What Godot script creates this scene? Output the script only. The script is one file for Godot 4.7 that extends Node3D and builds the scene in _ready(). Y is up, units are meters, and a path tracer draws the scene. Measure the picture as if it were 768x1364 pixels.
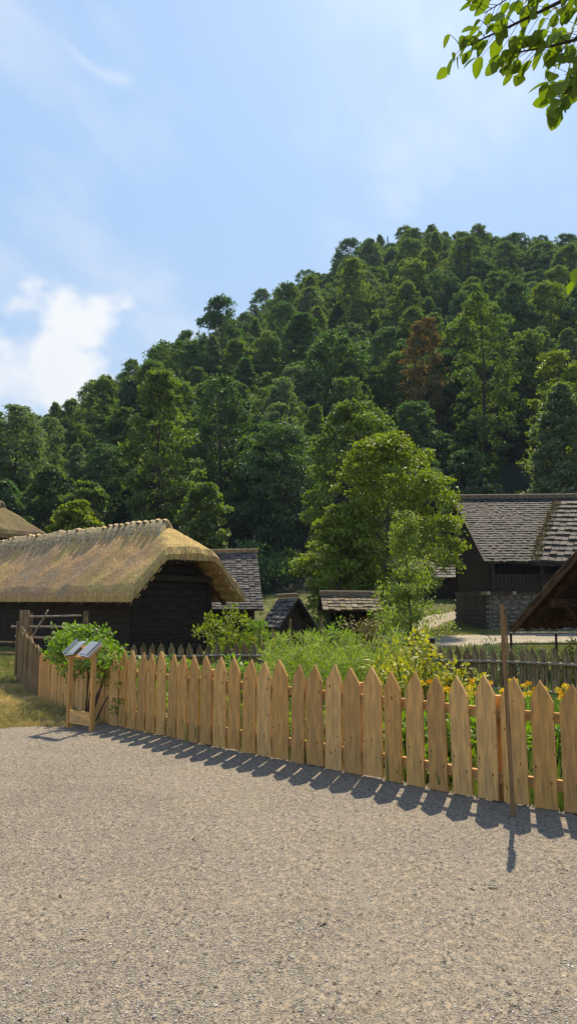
extends Node3D
# An open-air museum farmstead: gravel yard, new picket fence, kitchen garden, thatched storehouse, shingled barns, wooded hill.
# Units are metres, y up, the photographer stands at the origin and looks along -z; "d" below is distance along -z.

var R := RandomNumberGenerator.new()
var taken := {}
var M := {}
var T := {}
const SUN_AZ := 17.0
const SUN_EL := 53.0

# ---------------------------------------------------------------- mesh buffer
class Buf:
	var v := PackedVector3Array()
	var n := PackedVector3Array()
	var uv := PackedVector2Array()
	var c := PackedColorArray()
	var i := PackedInt32Array()
	func mesh() -> ArrayMesh:
		var a := []
		a.resize(Mesh.ARRAY_MAX)
		a[Mesh.ARRAY_VERTEX] = v
		if n.size() == v.size(): a[Mesh.ARRAY_NORMAL] = n
		if uv.size() == v.size(): a[Mesh.ARRAY_TEX_UV] = uv
		if c.size() == v.size(): a[Mesh.ARRAY_COLOR] = c
		a[Mesh.ARRAY_INDEX] = i
		var m := ArrayMesh.new()
		m.add_surface_from_arrays(Mesh.PRIMITIVE_TRIANGLES, a)
		return m
	func quad(a: Vector3, b: Vector3, cc: Vector3, d: Vector3, ua: Vector2, ub: Vector2, uc: Vector2, ud: Vector2) -> void:
		var k := v.size()
		v.push_back(a); v.push_back(b); v.push_back(cc); v.push_back(d)
		uv.push_back(ua); uv.push_back(ub); uv.push_back(uc); uv.push_back(ud)
		i.append_array(PackedInt32Array([k, k + 1, k + 2, k, k + 2, k + 3]))
	func quadc(a: Vector3, b: Vector3, cc: Vector3, d: Vector3, col: Color) -> void:
		var k := v.size()
		v.push_back(a); v.push_back(b); v.push_back(cc); v.push_back(d)
		c.push_back(col); c.push_back(col); c.push_back(col); c.push_back(col)
		i.append_array(PackedInt32Array([k, k + 1, k + 2, k, k + 2, k + 3]))
	# a leaf or leaf spray: a rhombus with a slight fold
	func leaf(p: Vector3, along: Vector3, side: Vector3, nrm: Vector3, ln: float, wd: float, col: Color) -> void:
		var k := v.size()
		var mid := p + along * (ln * 0.45) + nrm * (wd * 0.12)
		v.push_back(p)
		v.push_back(mid + side * wd * 0.5)
		v.push_back(p + along * ln - nrm * (wd * 0.08))
		v.push_back(mid - side * wd * 0.5)
		c.push_back(col); c.push_back(col); c.push_back(col); c.push_back(col)
		i.append_array(PackedInt32Array([k, k + 1, k + 2, k, k + 2, k + 3]))

# box between two points, uv in metres (v along), random uv offset given by o
func beam(b: Buf, p: Vector3, q: Vector3, w: float, h: float, up := Vector3.UP, o := Vector2.ZERO, taper := 1.0) -> void:
	var f := (q - p).normalized()
	var s := f.cross(up)
	if s.length() < 0.01: s = f.cross(Vector3.FORWARD)
	s = s.normalized()
	var u := s.cross(f).normalized()
	var ln := p.distance_to(q)
	var c0 := [p + s * w / 2 + u * h / 2, p - s * w / 2 + u * h / 2, p - s * w / 2 - u * h / 2, p + s * w / 2 - u * h / 2]
	var c1 := []
	for x in c0: c1.append(q + (x - p) * taper)
	var at := 0.0
	for k in 4:
		var k2 := (k + 1) % 4
		var wd: float = (w if k % 2 == 0 else h)
		b.quad(c0[k], c0[k2], c1[k2], c1[k], o + Vector2(at, 0), o + Vector2(at + wd, 0), o + Vector2(at + wd, ln), o + Vector2(at, ln))
		at += wd
	b.quad(c0[3], c0[2], c0[1], c0[0], o, o + Vector2(w, 0), o + Vector2(w, h), o + Vector2(0, h))
	b.quad(c1[0], c1[1], c1[2], c1[3], o, o + Vector2(w, 0), o + Vector2(w, h), o + Vector2(0, h))

# round tube through points with radii, smooth normals
func tube(b: Buf, pts: Array, rad: Array, sides := 7, o := Vector2.ZERO, cap := true) -> void:
	var base := b.v.size()
	var len := 0.0
	var ref := Vector3(0.3, 0.2, 0.93).normalized()
	for k in pts.size():
		var f: Vector3
		if k == 0: f = pts[1] - pts[0]
		elif k == pts.size() - 1: f = pts[k] - pts[k - 1]
		else: f = pts[k + 1] - pts[k - 1]
		f = f.normalized()
		if k > 0: len += pts[k].distance_to(pts[k - 1])
		if absf(f.dot(ref)) > 0.95: ref = Vector3(0.9, 0.3, -0.2).normalized()
		var s := f.cross(ref).normalized()
		var u := s.cross(f).normalized()
		for j in sides + 1:
			var a := TAU * j / sides
			var nn := s * cos(a) + u * sin(a)
			b.v.push_back(pts[k] + nn * rad[k])
			b.n.push_back(nn)
			b.uv.push_back(o + Vector2(float(j) / sides * TAU * rad[0], len))
	for k in pts.size() - 1:
		for j in sides:
			var a := base + k * (sides + 1) + j
			b.i.append_array(PackedInt32Array([a, a + 1, a + sides + 2, a, a + sides + 2, a + sides + 1]))
	if cap:
		for e in [0, pts.size() - 1]:
			var cidx := b.v.size()
			var nn2: Vector3 = (pts[0] - pts[1]).normalized() if e == 0 else (pts[e] - pts[e - 1]).normalized()
			b.v.push_back(pts[e]); b.n.push_back(nn2); b.uv.push_back(o)
			for j in sides + 1:
				b.v.push_back(b.v[base + e * (sides + 1) + j]); b.n.push_back(nn2); b.uv.push_back(o + Vector2(0.01 * j, 0.02))
			for j in sides:
				b.i.append_array(PackedInt32Array([cidx, cidx + 1 + j, cidx + 2 + j]))

# ---------------------------------------------------------------- naming
func numbered(nm: String, parent: Node) -> String:
	var key := str(parent.get_instance_id()) + nm
	if not taken.has(key):
		taken[key] = 0
		return nm
	taken[key] += 1
	return "%s_%03d" % [nm, taken[key]]

func put(nm: String, mesh: Mesh, mat: Material, parent: Node = self) -> MeshInstance3D:
	var o := MeshInstance3D.new()
	o.mesh = mesh
	if mat: o.material_override = mat
	o.name = numbered(nm, parent)
	parent.add_child(o)
	return o

func tag(o: Node, label: String, category: String, group := "") -> void:
	o.set_meta("label", label)
	o.set_meta("category", category)
	if group != "": o.set_meta("group", group)

func thing(nm: String, label: String, category: String, at := Vector3.ZERO, turn := 0.0, group := "") -> Node3D:
	var o := Node3D.new()
	o.name = numbered(nm, self)
	add_child(o)
	o.position = at
	o.rotation.y = turn
	tag(o, label, category, group)
	return o

func copy_of(src: Node3D, label := "", group := "") -> Node3D:
	var o: Node3D = src.duplicate()
	o.name = numbered(str(src.name), self)
	add_child(o)
	if label != "": o.set_meta("label", label)
	if group != "": o.set_meta("group", group)
	return o

func rv(s := 1.0) -> Vector3:
	return Vector3(R.randf_range(-s, s), R.randf_range(-s, s), R.randf_range(-s, s))

func dirv() -> Vector3:
	var z := R.randf_range(-1.0, 1.0)
	var a := R.randf() * TAU
	var r := sqrt(1.0 - z * z)
	return Vector3(r * cos(a), z, r * sin(a))

# ---------------------------------------------------------------- terrain
const CREST := [[-260.0, 22.0], [-140.0, 20.0], [-94.0, 31.0], [-53.0, 52.0], [0.0, 89.0], [18.0, 102.0], [40.0, 111.5], [96.0, 107.0], [160.0, 92.0], [260.0, 60.0]]

func crest(x: float) -> float:
	for k in CREST.size() - 1:
		if x <= CREST[k + 1][0]:
			var t: float = clampf((x - CREST[k][0]) / (CREST[k + 1][0] - CREST[k][0]), 0, 1)
			return lerpf(CREST[k][1], CREST[k + 1][1], t)
	return 60.0

func gh(x: float, d: float) -> float:
	var y := -0.04 - 0.36 * smoothstep(8.0, 19.0, d) + 0.3 * smoothstep(28.0, 41.0, d)
	y += 3.0 * smoothstep(42.0, 66.0, d)
	var t := (d - 60.0) / 167.0
	if t > 0.0:
		var s := crest(x) - 3.0
		if t < 1.0:
			y += s * (t * t / (t + 0.06)) * 1.06
		else:
			y += s - (t - 1.0) * s * 0.35
	return y

func G(x: float, d: float, up := 0.0) -> Vector3:
	return Vector3(x, gh(x, d) + up, -d)

# ---------------------------------------------------------------- textures and materials
func seam(type: int, freq: float, w: int, h: int, sd: int, oct := 1, ret := -1, norm := true) -> PackedByteArray:
	var n := FastNoiseLite.new()
	n.seed = sd
	n.noise_type = type
	n.frequency = freq
	n.fractal_type = FastNoiseLite.FRACTAL_FBM if oct > 1 else FastNoiseLite.FRACTAL_NONE
	n.fractal_octaves = oct
	if ret >= 0: n.cellular_return_type = ret
	var im := n.get_seamless_image(w, h, false, false, 0.12, norm)
	im.convert(Image.FORMAT_L8)
	return im.get_data()

func tex(bytes: PackedByteArray, w: int, h: int, fmt: int) -> ImageTexture:
	return ImageTexture.create_from_image(Image.create_from_data(w, h, false, fmt, bytes))

# vertical grain (v along the board): noise made short and stretched by repeating rows
func wood_tex(sd: int, knots: int, contrast: float) -> Array:
	var w := 512
	var h := 1024
	var fine := FastNoiseLite.new(); fine.seed = sd; fine.frequency = 0.05; fine.fractal_octaves = 3
	var wide := FastNoiseLite.new(); wide.seed = sd + 5; wide.frequency = 0.012; wide.fractal_octaves = 2
	var rr := RandomNumberGenerator.new(); rr.seed = sd
	var kn := []
	for k in knots: kn.append([rr.randf() * w, rr.randf() * h, rr.randf_range(5, 11)])
	var col := PackedByteArray(); col.resize(w * h * 3)
	var hgt := PackedByteArray(); hgt.resize(w * h)
	for y in h:
		for x in w:
			var xx := float(x)
			var dark := 0.0
			for q in kn:
				var dx: float = x - q[0]
				var dy: float = y - q[1]
				if absf(dy) < 70.0 and absf(dx) < 50.0:
					var e: float = exp(-dy * dy / (q[2] * q[2] * 9.0))
					xx += dx * e * 0.9 * exp(-absf(dx) / 22.0)
					var rad := sqrt(dx * dx + dy * dy * 0.45)
					if rad < q[2]: dark = maxf(dark, 1.0 - (rad / q[2]) * 0.35)
			var yy := absf(y - h * 0.5) * 2.0
			var a := fine.get_noise_2d(xx * 2.2, yy * 0.03)
			var b := wide.get_noise_2d(xx * 1.5, yy * 0.12)
			var v := 0.83 + contrast * (a * 0.30 + b * 0.30)
			v = clampf(v, 0.1, 1.0)
			v = lerpf(v, 0.34, dark * 0.85)
			var k := y * w + x
			col[k * 3] = int(255 * clampf(v + 0.02, 0, 1))
			col[k * 3 + 1] = int(255 * clampf(v * (0.985 - 0.03 * b), 0, 1))
			col[k * 3 + 2] = int(255 * clampf(v * (0.95 - 0.07 * b), 0, 1))
			hgt[k] = int(255 * clampf(0.5 + a * 0.5, 0, 1))
	return [tex(col, w, h, Image.FORMAT_RGB8), tex(hgt, w, h, Image.FORMAT_L8)]

func straw_tex() -> Array:
	var w := 1024
	var h := 1024
	var fine := FastNoiseLite.new(); fine.seed = 31; fine.frequency = 0.09; fine.fractal_octaves = 2
	var mid := FastNoiseLite.new(); mid.seed = 32; mid.frequency = 0.02; mid.fractal_octaves = 3
	var col := PackedByteArray(); col.resize(w * h * 3)
	var hgt := PackedByteArray(); hgt.resize(w * h)
	for y in h:
		for x in w:
			var warp := mid.get_noise_2d(x * 0.6, y * 0.6) * 16.0
			var a := fine.get_noise_2d((x + warp) * 2.6, y * 0.22)
			var b := mid.get_noise_2d(x, y * 0.7)
			var v := clampf(0.76 + a * 0.28 + b * 0.18, 0.12, 1.0)
			var k := y * w + x
			col[k * 3] = int(255 * v)
			col[k * 3 + 1] = int(255 * clampf(v * (0.97 + 0.05 * b), 0, 1))
			col[k * 3 + 2] = int(255 * clampf(v * (0.90 - 0.12 * b), 0, 1))
			hgt[k] = int(255 * clampf(0.5 + a * 0.6 + b * 0.3, 0, 1))
	return [tex(col, w, h, Image.FORMAT_RGB8), tex(hgt, w, h, Image.FORMAT_L8)]

func gravel_tex() -> Array:
	var w := 1024
	var id := seam(FastNoiseLite.TYPE_CELLULAR, 0.115, w, w, 4, 1, FastNoiseLite.RETURN_CELL_VALUE)
	var ds := seam(FastNoiseLite.TYPE_CELLULAR, 0.115, w, w, 4, 1, FastNoiseLite.RETURN_DISTANCE)
	var id2 := seam(FastNoiseLite.TYPE_CELLULAR, 0.05, w, w, 9, 1, FastNoiseLite.RETURN_CELL_VALUE)
	var fine := seam(FastNoiseLite.TYPE_SIMPLEX, 0.4, w, w, 5, 2)
	var patch := seam(FastNoiseLite.TYPE_SIMPLEX_SMOOTH, 0.012, w, w, 6, 3)
	var col := PackedByteArray(); col.resize(w * w * 3)
	var hgt := PackedByteArray(); hgt.resize(w * w)
	for k in w * w:
		var s := id[k] / 255.0
		var f := fine[k] / 255.0
		var p := patch[k] / 255.0
		var e := ds[k] / 255.0
		var cov := smoothstep(0.16, 0.42, p + (f - 0.5) * 0.3)    # how far stones cover the sandy fines
		var stone := 0.54 + s * 0.36 + (f - 0.5) * 0.30 + (0.12 if id2[k] > 240 else 0.0) - (0.2 if id2[k] < 14 else 0.0)
		var sand := 0.84 + (f - 0.5) * 0.34
		var v := lerpf(sand, stone, cov)
		var warm := lerpf(1.0, 0.25 + s * 0.5, cov)
		col[k * 3] = int(255 * clampf(v * (0.97 + 0.03 * warm), 0, 1))
		col[k * 3 + 1] = int(255 * clampf(v * (0.965 - 0.035 * warm), 0, 1))
		col[k * 3 + 2] = int(255 * clampf(v * (0.95 - 0.11 * warm), 0, 1))
		hgt[k] = int(255 * clampf(lerpf(0.45 + f * 0.2, (1.0 - e) * 0.6 + s * 0.4, cov), 0, 1))
	return [tex(col, w, w, Image.FORMAT_RGB8), tex(hgt, w, w, Image.FORMAT_L8)]

func mottle_tex(sd: int, lo: Color, hi: Color, fr: float) -> ImageTexture:
	var w := 512
	var a := seam(FastNoiseLite.TYPE_SIMPLEX, fr, w, w, sd, 4)
	var b := seam(FastNoiseLite.TYPE_SIMPLEX, fr * 8.0, w, w, sd + 1, 2)
	var col := PackedByteArray(); col.resize(w * w * 3)
	for k in w * w:
		var t := clampf(a[k] / 255.0 * 0.55 + b[k] / 255.0 * 0.45, 0, 1)
		t = smoothstep(0.25, 0.75, t)
		var c := lo.lerp(hi, t)
		col[k * 3] = int(255 * c.r); col[k * 3 + 1] = int(255 * c.g); col[k * 3 + 2] = int(255 * c.b)
	return tex(col, w, w, Image.FORMAT_RGB8)

func lin(r: float, g: float, b: float) -> Color:
	return Color(r, g, b).linear_to_srgb()

func mat(nm: String, col: Color, rough := 0.85) -> StandardMaterial3D:
	var m := StandardMaterial3D.new()
	m.resource_name = nm
	m.albedo_color = col
	m.roughness = rough
	m.metallic_specular = 0.3
	M[nm] = m
	return m

func wood(nm: String, col: Color, t: Array, sc: float, relief := 0.15) -> StandardMaterial3D:
	var m := mat(nm, col, 0.8)
	m.albedo_texture = t[0]
	m.uv1_scale = Vector3(sc * 2.0, sc, 1)
	m.heightmap_enabled = true
	m.heightmap_texture = t[1]
	m.heightmap_scale = relief
	return m

func leafmat(nm: String, col: Color, back: Color, rough := 0.55) -> StandardMaterial3D:
	var m := mat(nm, col, rough)
	m.vertex_color_use_as_albedo = true
	m.backlight_enabled = true
	m.backlight = back
	m.metallic_specular = 0.42
	return m

func materials() -> void:
	var w1 := wood_tex(11, 12, 0.42)
	var w2 := wood_tex(23, 4, 1.4)
	for k in 4:
		wood("new_wood_%d" % k, [lin(0.82, 0.51, 0.19), lin(0.74, 0.44, 0.15), lin(0.86, 0.555, 0.225), lin(0.66, 0.40, 0.15)][k], w1, 0.9, 0.06)
	for k in 3:
		wood("old_wood_%d" % k, [lin(0.27, 0.195, 0.10), lin(0.21, 0.15, 0.08), lin(0.31, 0.235, 0.135)][k], w2, 0.9)
	wood("grey_pole", lin(0.40, 0.35, 0.28), w2, 1.2)
	wood("dark_log", lin(0.036, 0.026, 0.018), w2, 0.6)
	wood("dark_board", lin(0.05, 0.039, 0.03), w2, 0.8)
	wood("brown_board", lin(0.12, 0.066, 0.033), w2, 0.8)
	wood("lath", lin(0.60, 0.40, 0.18), w2, 0.9)
	wood("sign_wood", lin(0.31, 0.20, 0.10), w1, 0.9, 0.05)
	wood("stake_wood", lin(0.36, 0.24, 0.12), w2, 0.9)
	wood("bark", lin(0.10, 0.08, 0.06), w2, 0.7, 0.5)
	wood("grey_bark", lin(0.17, 0.155, 0.13), w2, 0.7, 0.3)
	var st := straw_tex()
	for q in [["thatch", lin(0.73, 0.56, 0.395)], ["thatch_old", lin(0.30, 0.26, 0.21)], ["straw_bundle", lin(0.66, 0.54, 0.36)]]:
		var m := mat(q[0], q[1], 0.95)
		m.albedo_texture = st[0]
		m.uv1_scale = Vector3(0.5, 0.5, 1)
		m.heightmap_enabled = true
		m.heightmap_texture = st[1]
		m.heightmap_scale = 0.9
		m.vertex_color_use_as_albedo = true
	mat("straw_loose", lin(0.62, 0.46, 0.28), 0.9).vertex_color_use_as_albedo = true
	var sm := mat("shingle", Color.WHITE, 0.8)
	sm.vertex_color_use_as_albedo = true
	sm.albedo_texture = w2[0]
	sm.uv1_scale = Vector3(1.2, 0.6, 1)
	var gt := gravel_tex()
	var g := mat("gravel", lin(0.425, 0.398, 0.358), 0.95)
	g.albedo_texture = gt[0]
	g.vertex_color_use_as_albedo = true
	g.uv1_triplanar = true
	g.uv1_world_triplanar = true
	g.uv1_scale = Vector3(1.3, 1.3, 1.3)
	g.heightmap_enabled = true
	g.heightmap_texture = gt[1]
	g.heightmap_scale = 0.7
	var e := mat("earth", Color.WHITE, 0.95)
	e.albedo_texture = mottle_tex(70, Color(0.62, 0.62, 0.60), Color(1, 1, 1), 0.02)
	e.vertex_color_use_as_albedo = true
	e.uv1_triplanar = true
	e.uv1_world_triplanar = true
	e.uv1_scale = Vector3(0.4, 0.4, 0.4)
	var pm := mat("pebble", Color.WHITE, 0.95)
	pm.metallic_specular = 0.1
	pm.vertex_color_use_as_albedo = true
	var sn := mat("stone", Color.WHITE, 0.9)
	sn.albedo_texture = mottle_tex(80, Color(0.6, 0.57, 0.52), Color(1, 1, 1), 0.04)
	sn.uv1_triplanar = true
	sn.uv1_scale = Vector3(1.5, 1.5, 1.5)
	sn.vertex_color_use_as_albedo = true
	mat("panel_metal", lin(0.42, 0.44, 0.46), 0.35).metallic = 0.4
	mat("panel_print", lin(0.30, 0.31, 0.33), 0.4)
	mat("black_metal", lin(0.02, 0.02, 0.022), 0.5)
	mat("white_enamel", lin(0.75, 0.74, 0.70), 0.4)
	mat("petal", lin(0.80, 0.45, 0.012), 0.6)
	mat("petal_pale", lin(0.86, 0.66, 0.05), 0.6)
	mat("mortar", lin(0.22, 0.20, 0.17), 0.95)
	leafmat("leaf_forest", lin(0.155, 0.20, 0.085), Color(0.85, 1.0, 0.35), 0.6)
	leafmat("leaf_forest_b", lin(0.19, 0.23, 0.09), Color(0.85, 1.0, 0.32), 0.6)
	leafmat("leaf_forest_c", lin(0.12, 0.165, 0.085), Color(0.75, 0.95, 0.38), 0.6)
	leafmat("leaf_forest_d", lin(0.21, 0.245, 0.145), Color(0.8, 0.95, 0.42), 0.6)
	leafmat("leaf_forest_e", lin(0.225, 0.26, 0.085), Color(0.9, 1.0, 0.28), 0.6)
	leafmat("leaf_rust", lin(0.215, 0.195, 0.085), Color(0.85, 0.7, 0.3), 0.85)
	leafmat("needle", lin(0.07, 0.095, 0.045), Color(0.2, 0.28, 0.12), 0.85)
	leafmat("leaf_bright", lin(0.215, 0.27, 0.05), Color(0.95, 1.0, 0.28), 0.5)
	leafmat("leaf_young", lin(0.29, 0.34, 0.10), Color(0.9, 1.0, 0.4))
	leafmat("leaf_garden", lin(0.22, 0.30, 0.06), Color(0.85, 1.0, 0.3))
	leafmat("leaf_yellow", lin(0.40, 0.40, 0.075), Color(0.9, 0.9, 0.3))
	leafmat("leaf_grey", lin(0.17, 0.21, 0.13), Color(0.5, 0.6, 0.35))
	leafmat("leaf_beech", lin(0.17, 0.24, 0.045), Color(0.95, 1.0, 0.25), 0.75)
	leafmat("moss", lin(0.20, 0.15, 0.045), Color(0.2, 0.2, 0.05), 0.9)
	leafmat("leaf_olive", lin(0.19, 0.17, 0.06), Color(0.7, 0.7, 0.3))
	leafmat("grass_blade", Color.WHITE, Color(0.6, 0.65, 0.3), 0.7)

# ---------------------------------------------------------------- foliage
# leaves spread over the shell and inside of one clump
func clump(b: Buf, c: Vector3, r: Vector3, n: int, ls: float, lift: float, shade_var := 0.55) -> void:
	var tone := 1.0 + R.randf_range(-shade_var, shade_var) * 0.5
	for k in n:
		var dv := dirv()
		if dv.y < -0.25 and R.randf() < 0.6: dv.y = -dv.y
		var p := c + dv * r * (R.randf_range(0.35, 1.0) + absf(R.randfn(0.0, 0.22)))
		var nn := (dv * 0.35 + Vector3(0, lift * 0.75, 0) + rv(0.95)).normalized()
		var al := nn.cross(dirv()).normalized()
		al = (al + Vector3(dv.x, -0.15, dv.z) * 0.5).normalized()
		var sd := nn.cross(al).normalized()
		var s := ls * R.randf_range(0.65, 1.35)
		var t := tone * R.randf_range(0.75, 1.25)
		b.leaf(p, al, sd, nn, s, s * R.randf_range(0.5, 0.75), Color(t * R.randf_range(0.9, 1.15), t, t * R.randf_range(0.75, 1.1)))

func prof(kind: int, t: float) -> float:
	if kind == 0: return pow(sin(PI * pow(clampf(t * 0.93 + 0.05, 0, 1), 0.75)), 0.62)           # broad beech
	if kind == 1: return pow(sin(PI * pow(clampf(t * 0.92 + 0.06, 0, 1), 0.62)), 0.75)           # tall oval
	if kind == 2: return clampf(1.15 * pow(1.0 - t, 0.85) + 0.04, 0, 1) * smoothstep(-0.06, 0.12, t)  # pyramid
	if kind == 4: return smoothstep(-0.1, 0.3, t) * sqrt(maxf(0.02, 1.0 - pow(maxf(0.0, t - 0.3) / 0.72, 2.4)))   # wide dome
	return pow(sin(PI * clampf(t * 0.86 + 0.12, 0, 1)), 0.5)                                      # round

# returns [crown, trunk]
func broad_tree(sd: int, H: float, rad: float, low: float, nclump: int, nleaf: int, ls: float, kind := 0, cs := 0.22, thick := 0.0) -> Array:
	R.seed = sd
	var b := Buf.new()
	var tr := Buf.new()
	var bend := Vector3(R.randf_range(-0.04, 0.04), 0, R.randf_range(-0.04, 0.04)) * H
	var r0 := thick if thick > 0.0 else H * 0.014 + 0.05
	var pts := []
	var rd := []
	for k in 7:
		var t := k / 6.0
		pts.append(Vector3(bend.x * t * t, H * 0.93 * t - 0.3, bend.z * t * t) + rv(0.012 * H) * t)
		rd.append(r0 * (1.25 if k == 0 else 1.0) * (1.0 - 0.9 * t))
	tube(tr, pts, rd, 7)
	var lob := []
	for k in 9: lob.append(R.randf_range(0.72, 1.15))
	for k in nclump:
		var t := pow((k + R.randf()) / nclump, 0.9)
		var y := lerpf(low * H, H, t)
		var an := R.randf() * TAU
		var li := int(an / TAU * 3.0) + 3 * mini(2, int(t * 3.0))
		var env: float = rad * prof(kind, t) * lob[li]
		var q := env * pow(R.randf_range(0.12, 1.0), 0.45)
		var c := Vector3(cos(an) * q, y, sin(an) * q) + bend * t * t
		var cr := rad * cs * R.randf_range(0.6, 1.35) * lerpf(1.0, 0.75, t)
		c.y = minf(c.y, H - cr * 0.4)
		clump(b, c, Vector3(cr, cr * 0.62, cr), nleaf, ls, 0.75)
		if k % 3 == 0:
			var st := clampf((c.y - q * 0.7) / (H * 0.93), low * 0.7, 0.92)
			var s0 := Vector3(bend.x * st * st, H * 0.93 * st - 0.3, bend.z * st * st)
			var m := s0.lerp(c, 0.55) + Vector3(0, q * 0.08, 0)
			var rr := r0 * 0.34 * (1.05 - st)
			tube(tr, [s0, m, c], [rr, rr * 0.6, rr * 0.2], 4, Vector2.ZERO, false)
	return [b.mesh(), tr.mesh()]

func conifer(sd: int, H: float, rad: float, low: float) -> Array:
	R.seed = sd
	var b := Buf.new()
	var tr := Buf.new()
	tube(tr, [Vector3(0, -0.4, 0), Vector3(0, H * 0.5, 0), Vector3(0, H, 0)], [H * 0.014, H * 0.008, 0.02], 6)
	var y := low * H
	while y < H * 0.992:
		var t := (y / H - low) / (1.0 - low)
		var rr := rad * (1.0 - t) * R.randf_range(0.7, 1.2) + 0.10
		var nb := int(lerpf(8, 4, t))
		var a0 := R.randf() * TAU
		for k in nb:
			var an := a0 + TAU * k / nb + R.randf_range(-0.3, 0.3)
			var o := Vector3(cos(an), 0, sin(an))
			var sd2 := Vector3(-sin(an), 0, cos(an))
			var ln := rr * R.randf_range(0.7, 1.15)
			var steps := maxi(3, int(ln / 0.28))
			for s in steps:
				var u := (s + 0.5) / steps
				var p := Vector3(0, y, 0) + o * ln * u + Vector3(0, -ln * 0.38 * u * u + ln * 0.12 * u * u * u, 0)
				for e: float in [-1.0, 1.0]:
					var al := (o * 0.75 + sd2 * e * 0.8 + Vector3(0, -0.35, 0) + rv(0.25)).normalized()
					var nn := (Vector3.UP + rv(0.5)).normalized()
					var sdd := nn.cross(al).normalized()
					var g := R.randf_range(0.65, 1.3)
					b.leaf(p, al, sdd, nn, (0.72 - 0.25 * u) * (1.0 - 0.55 * t) * R.randf_range(0.8, 1.25), 0.24 * (1.0 - 0.5 * t), Color(g, g, g * R.randf_range(0.85, 1.1)))
		y += R.randf_range(0.5, 0.75) * lerpf(1.2, 0.7, t)
	return [b.mesh(), tr.mesh()]

func tree(nm: String, parts: Array, leaf: Material, bark: Material, at: Vector3, label: String, group := "", sc := Vector3.ONE, turn := 0.0) -> Node3D:
	var o := thing(nm, label, "tree", at, turn, group)
	put("trunk", parts[1], bark, o)
	put("crown", parts[0], leaf, o)
	o.scale = sc
	return o

# low plants of the kitchen garden and shrubs: a few stems, leaves on clumps
func plant_mesh(sd: int, h: float, r: float, nclump: int, nleaf: int, ls: float, wd := 0.55, up := 0.5, droop := 0.2) -> Array:
	R.seed = sd
	var b := Buf.new()
	var st := Buf.new()
	for k in nclump:
		var an := R.randf() * TAU
		var q := r * sqrt(R.randf())
		var y := h * R.randf_range(0.12, 1.0) * (1.0 - 0.35 * (q / r) * (q / r))
		var c := Vector3(cos(an) * q, y, sin(an) * q)
		var foot := Vector3(c.x * 0.3, -0.05, c.z * 0.3)
		if k % 2 == 0: tube(st, [foot, foot.lerp(c, 0.6) + Vector3(0, h * 0.05, 0), c], [0.012 + h * 0.004, 0.008 + h * 0.002, 0.003], 4, Vector2.ZERO, false)
		var cr := r * R.randf_range(0.16, 0.34)
		var tone := R.randf_range(0.8, 1.2)
		for j in nleaf:
			var dv := dirv()
			var p := c + dv * cr * R.randf_range(0.2, 1.05) * Vector3(1, 0.8, 1)
			p.y = maxf(p.y, 0.01)
			var al := (dv + Vector3(0, up - droop * 2.0 * R.randf(), 0) + rv(0.4)).normalized()
			var nn := (Vector3.UP * 0.8 + rv(0.9)).normalized()
			var sdv := nn.cross(al)
			if sdv.length() < 0.05: sdv = Vector3.RIGHT
			sdv = sdv.normalized()
			var s := ls * R.randf_range(0.6, 1.35)
			var t := tone * R.randf_range(0.72, 1.28)
			b.leaf(p, al, sdv, sdv.cross(al), s, s * wd, Color(t * R.randf_range(0.88, 1.2), t, t * R.randf_range(0.7, 1.1)))
	return [b.mesh(), st.mesh()]

func plant(nm: String, parts: Array, leaf: Material, at: Vector3, label: String, category: String, group := "", sc := 1.0, turn := 0.0) -> Node3D:
	var o := thing(nm, label, category, at, turn, group)
	put("stems", parts[1], M.bark if nm.ends_with("shrub") else leaf, o)
	put("foliage", parts[0], leaf, o)
	o.scale = Vector3.ONE * sc
	return o

# ---------------------------------------------------------------- fences
# points of a polyline [x, d] every step metres
func along(path: Array, step: float) -> Array:
	var out := []
	var carry := 0.0
	for k in path.size() - 1:
		var a := Vector2(path[k][0], path[k][1])
		var b := Vector2(path[k + 1][0], path[k + 1][1])
		var ln := a.distance_to(b)
		var at := carry
		while at < ln:
			var p := a.lerp(b, at / ln)
			out.append([p, (b - a).normalized()])
			at += step
		carry = at - ln
	return out

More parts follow.
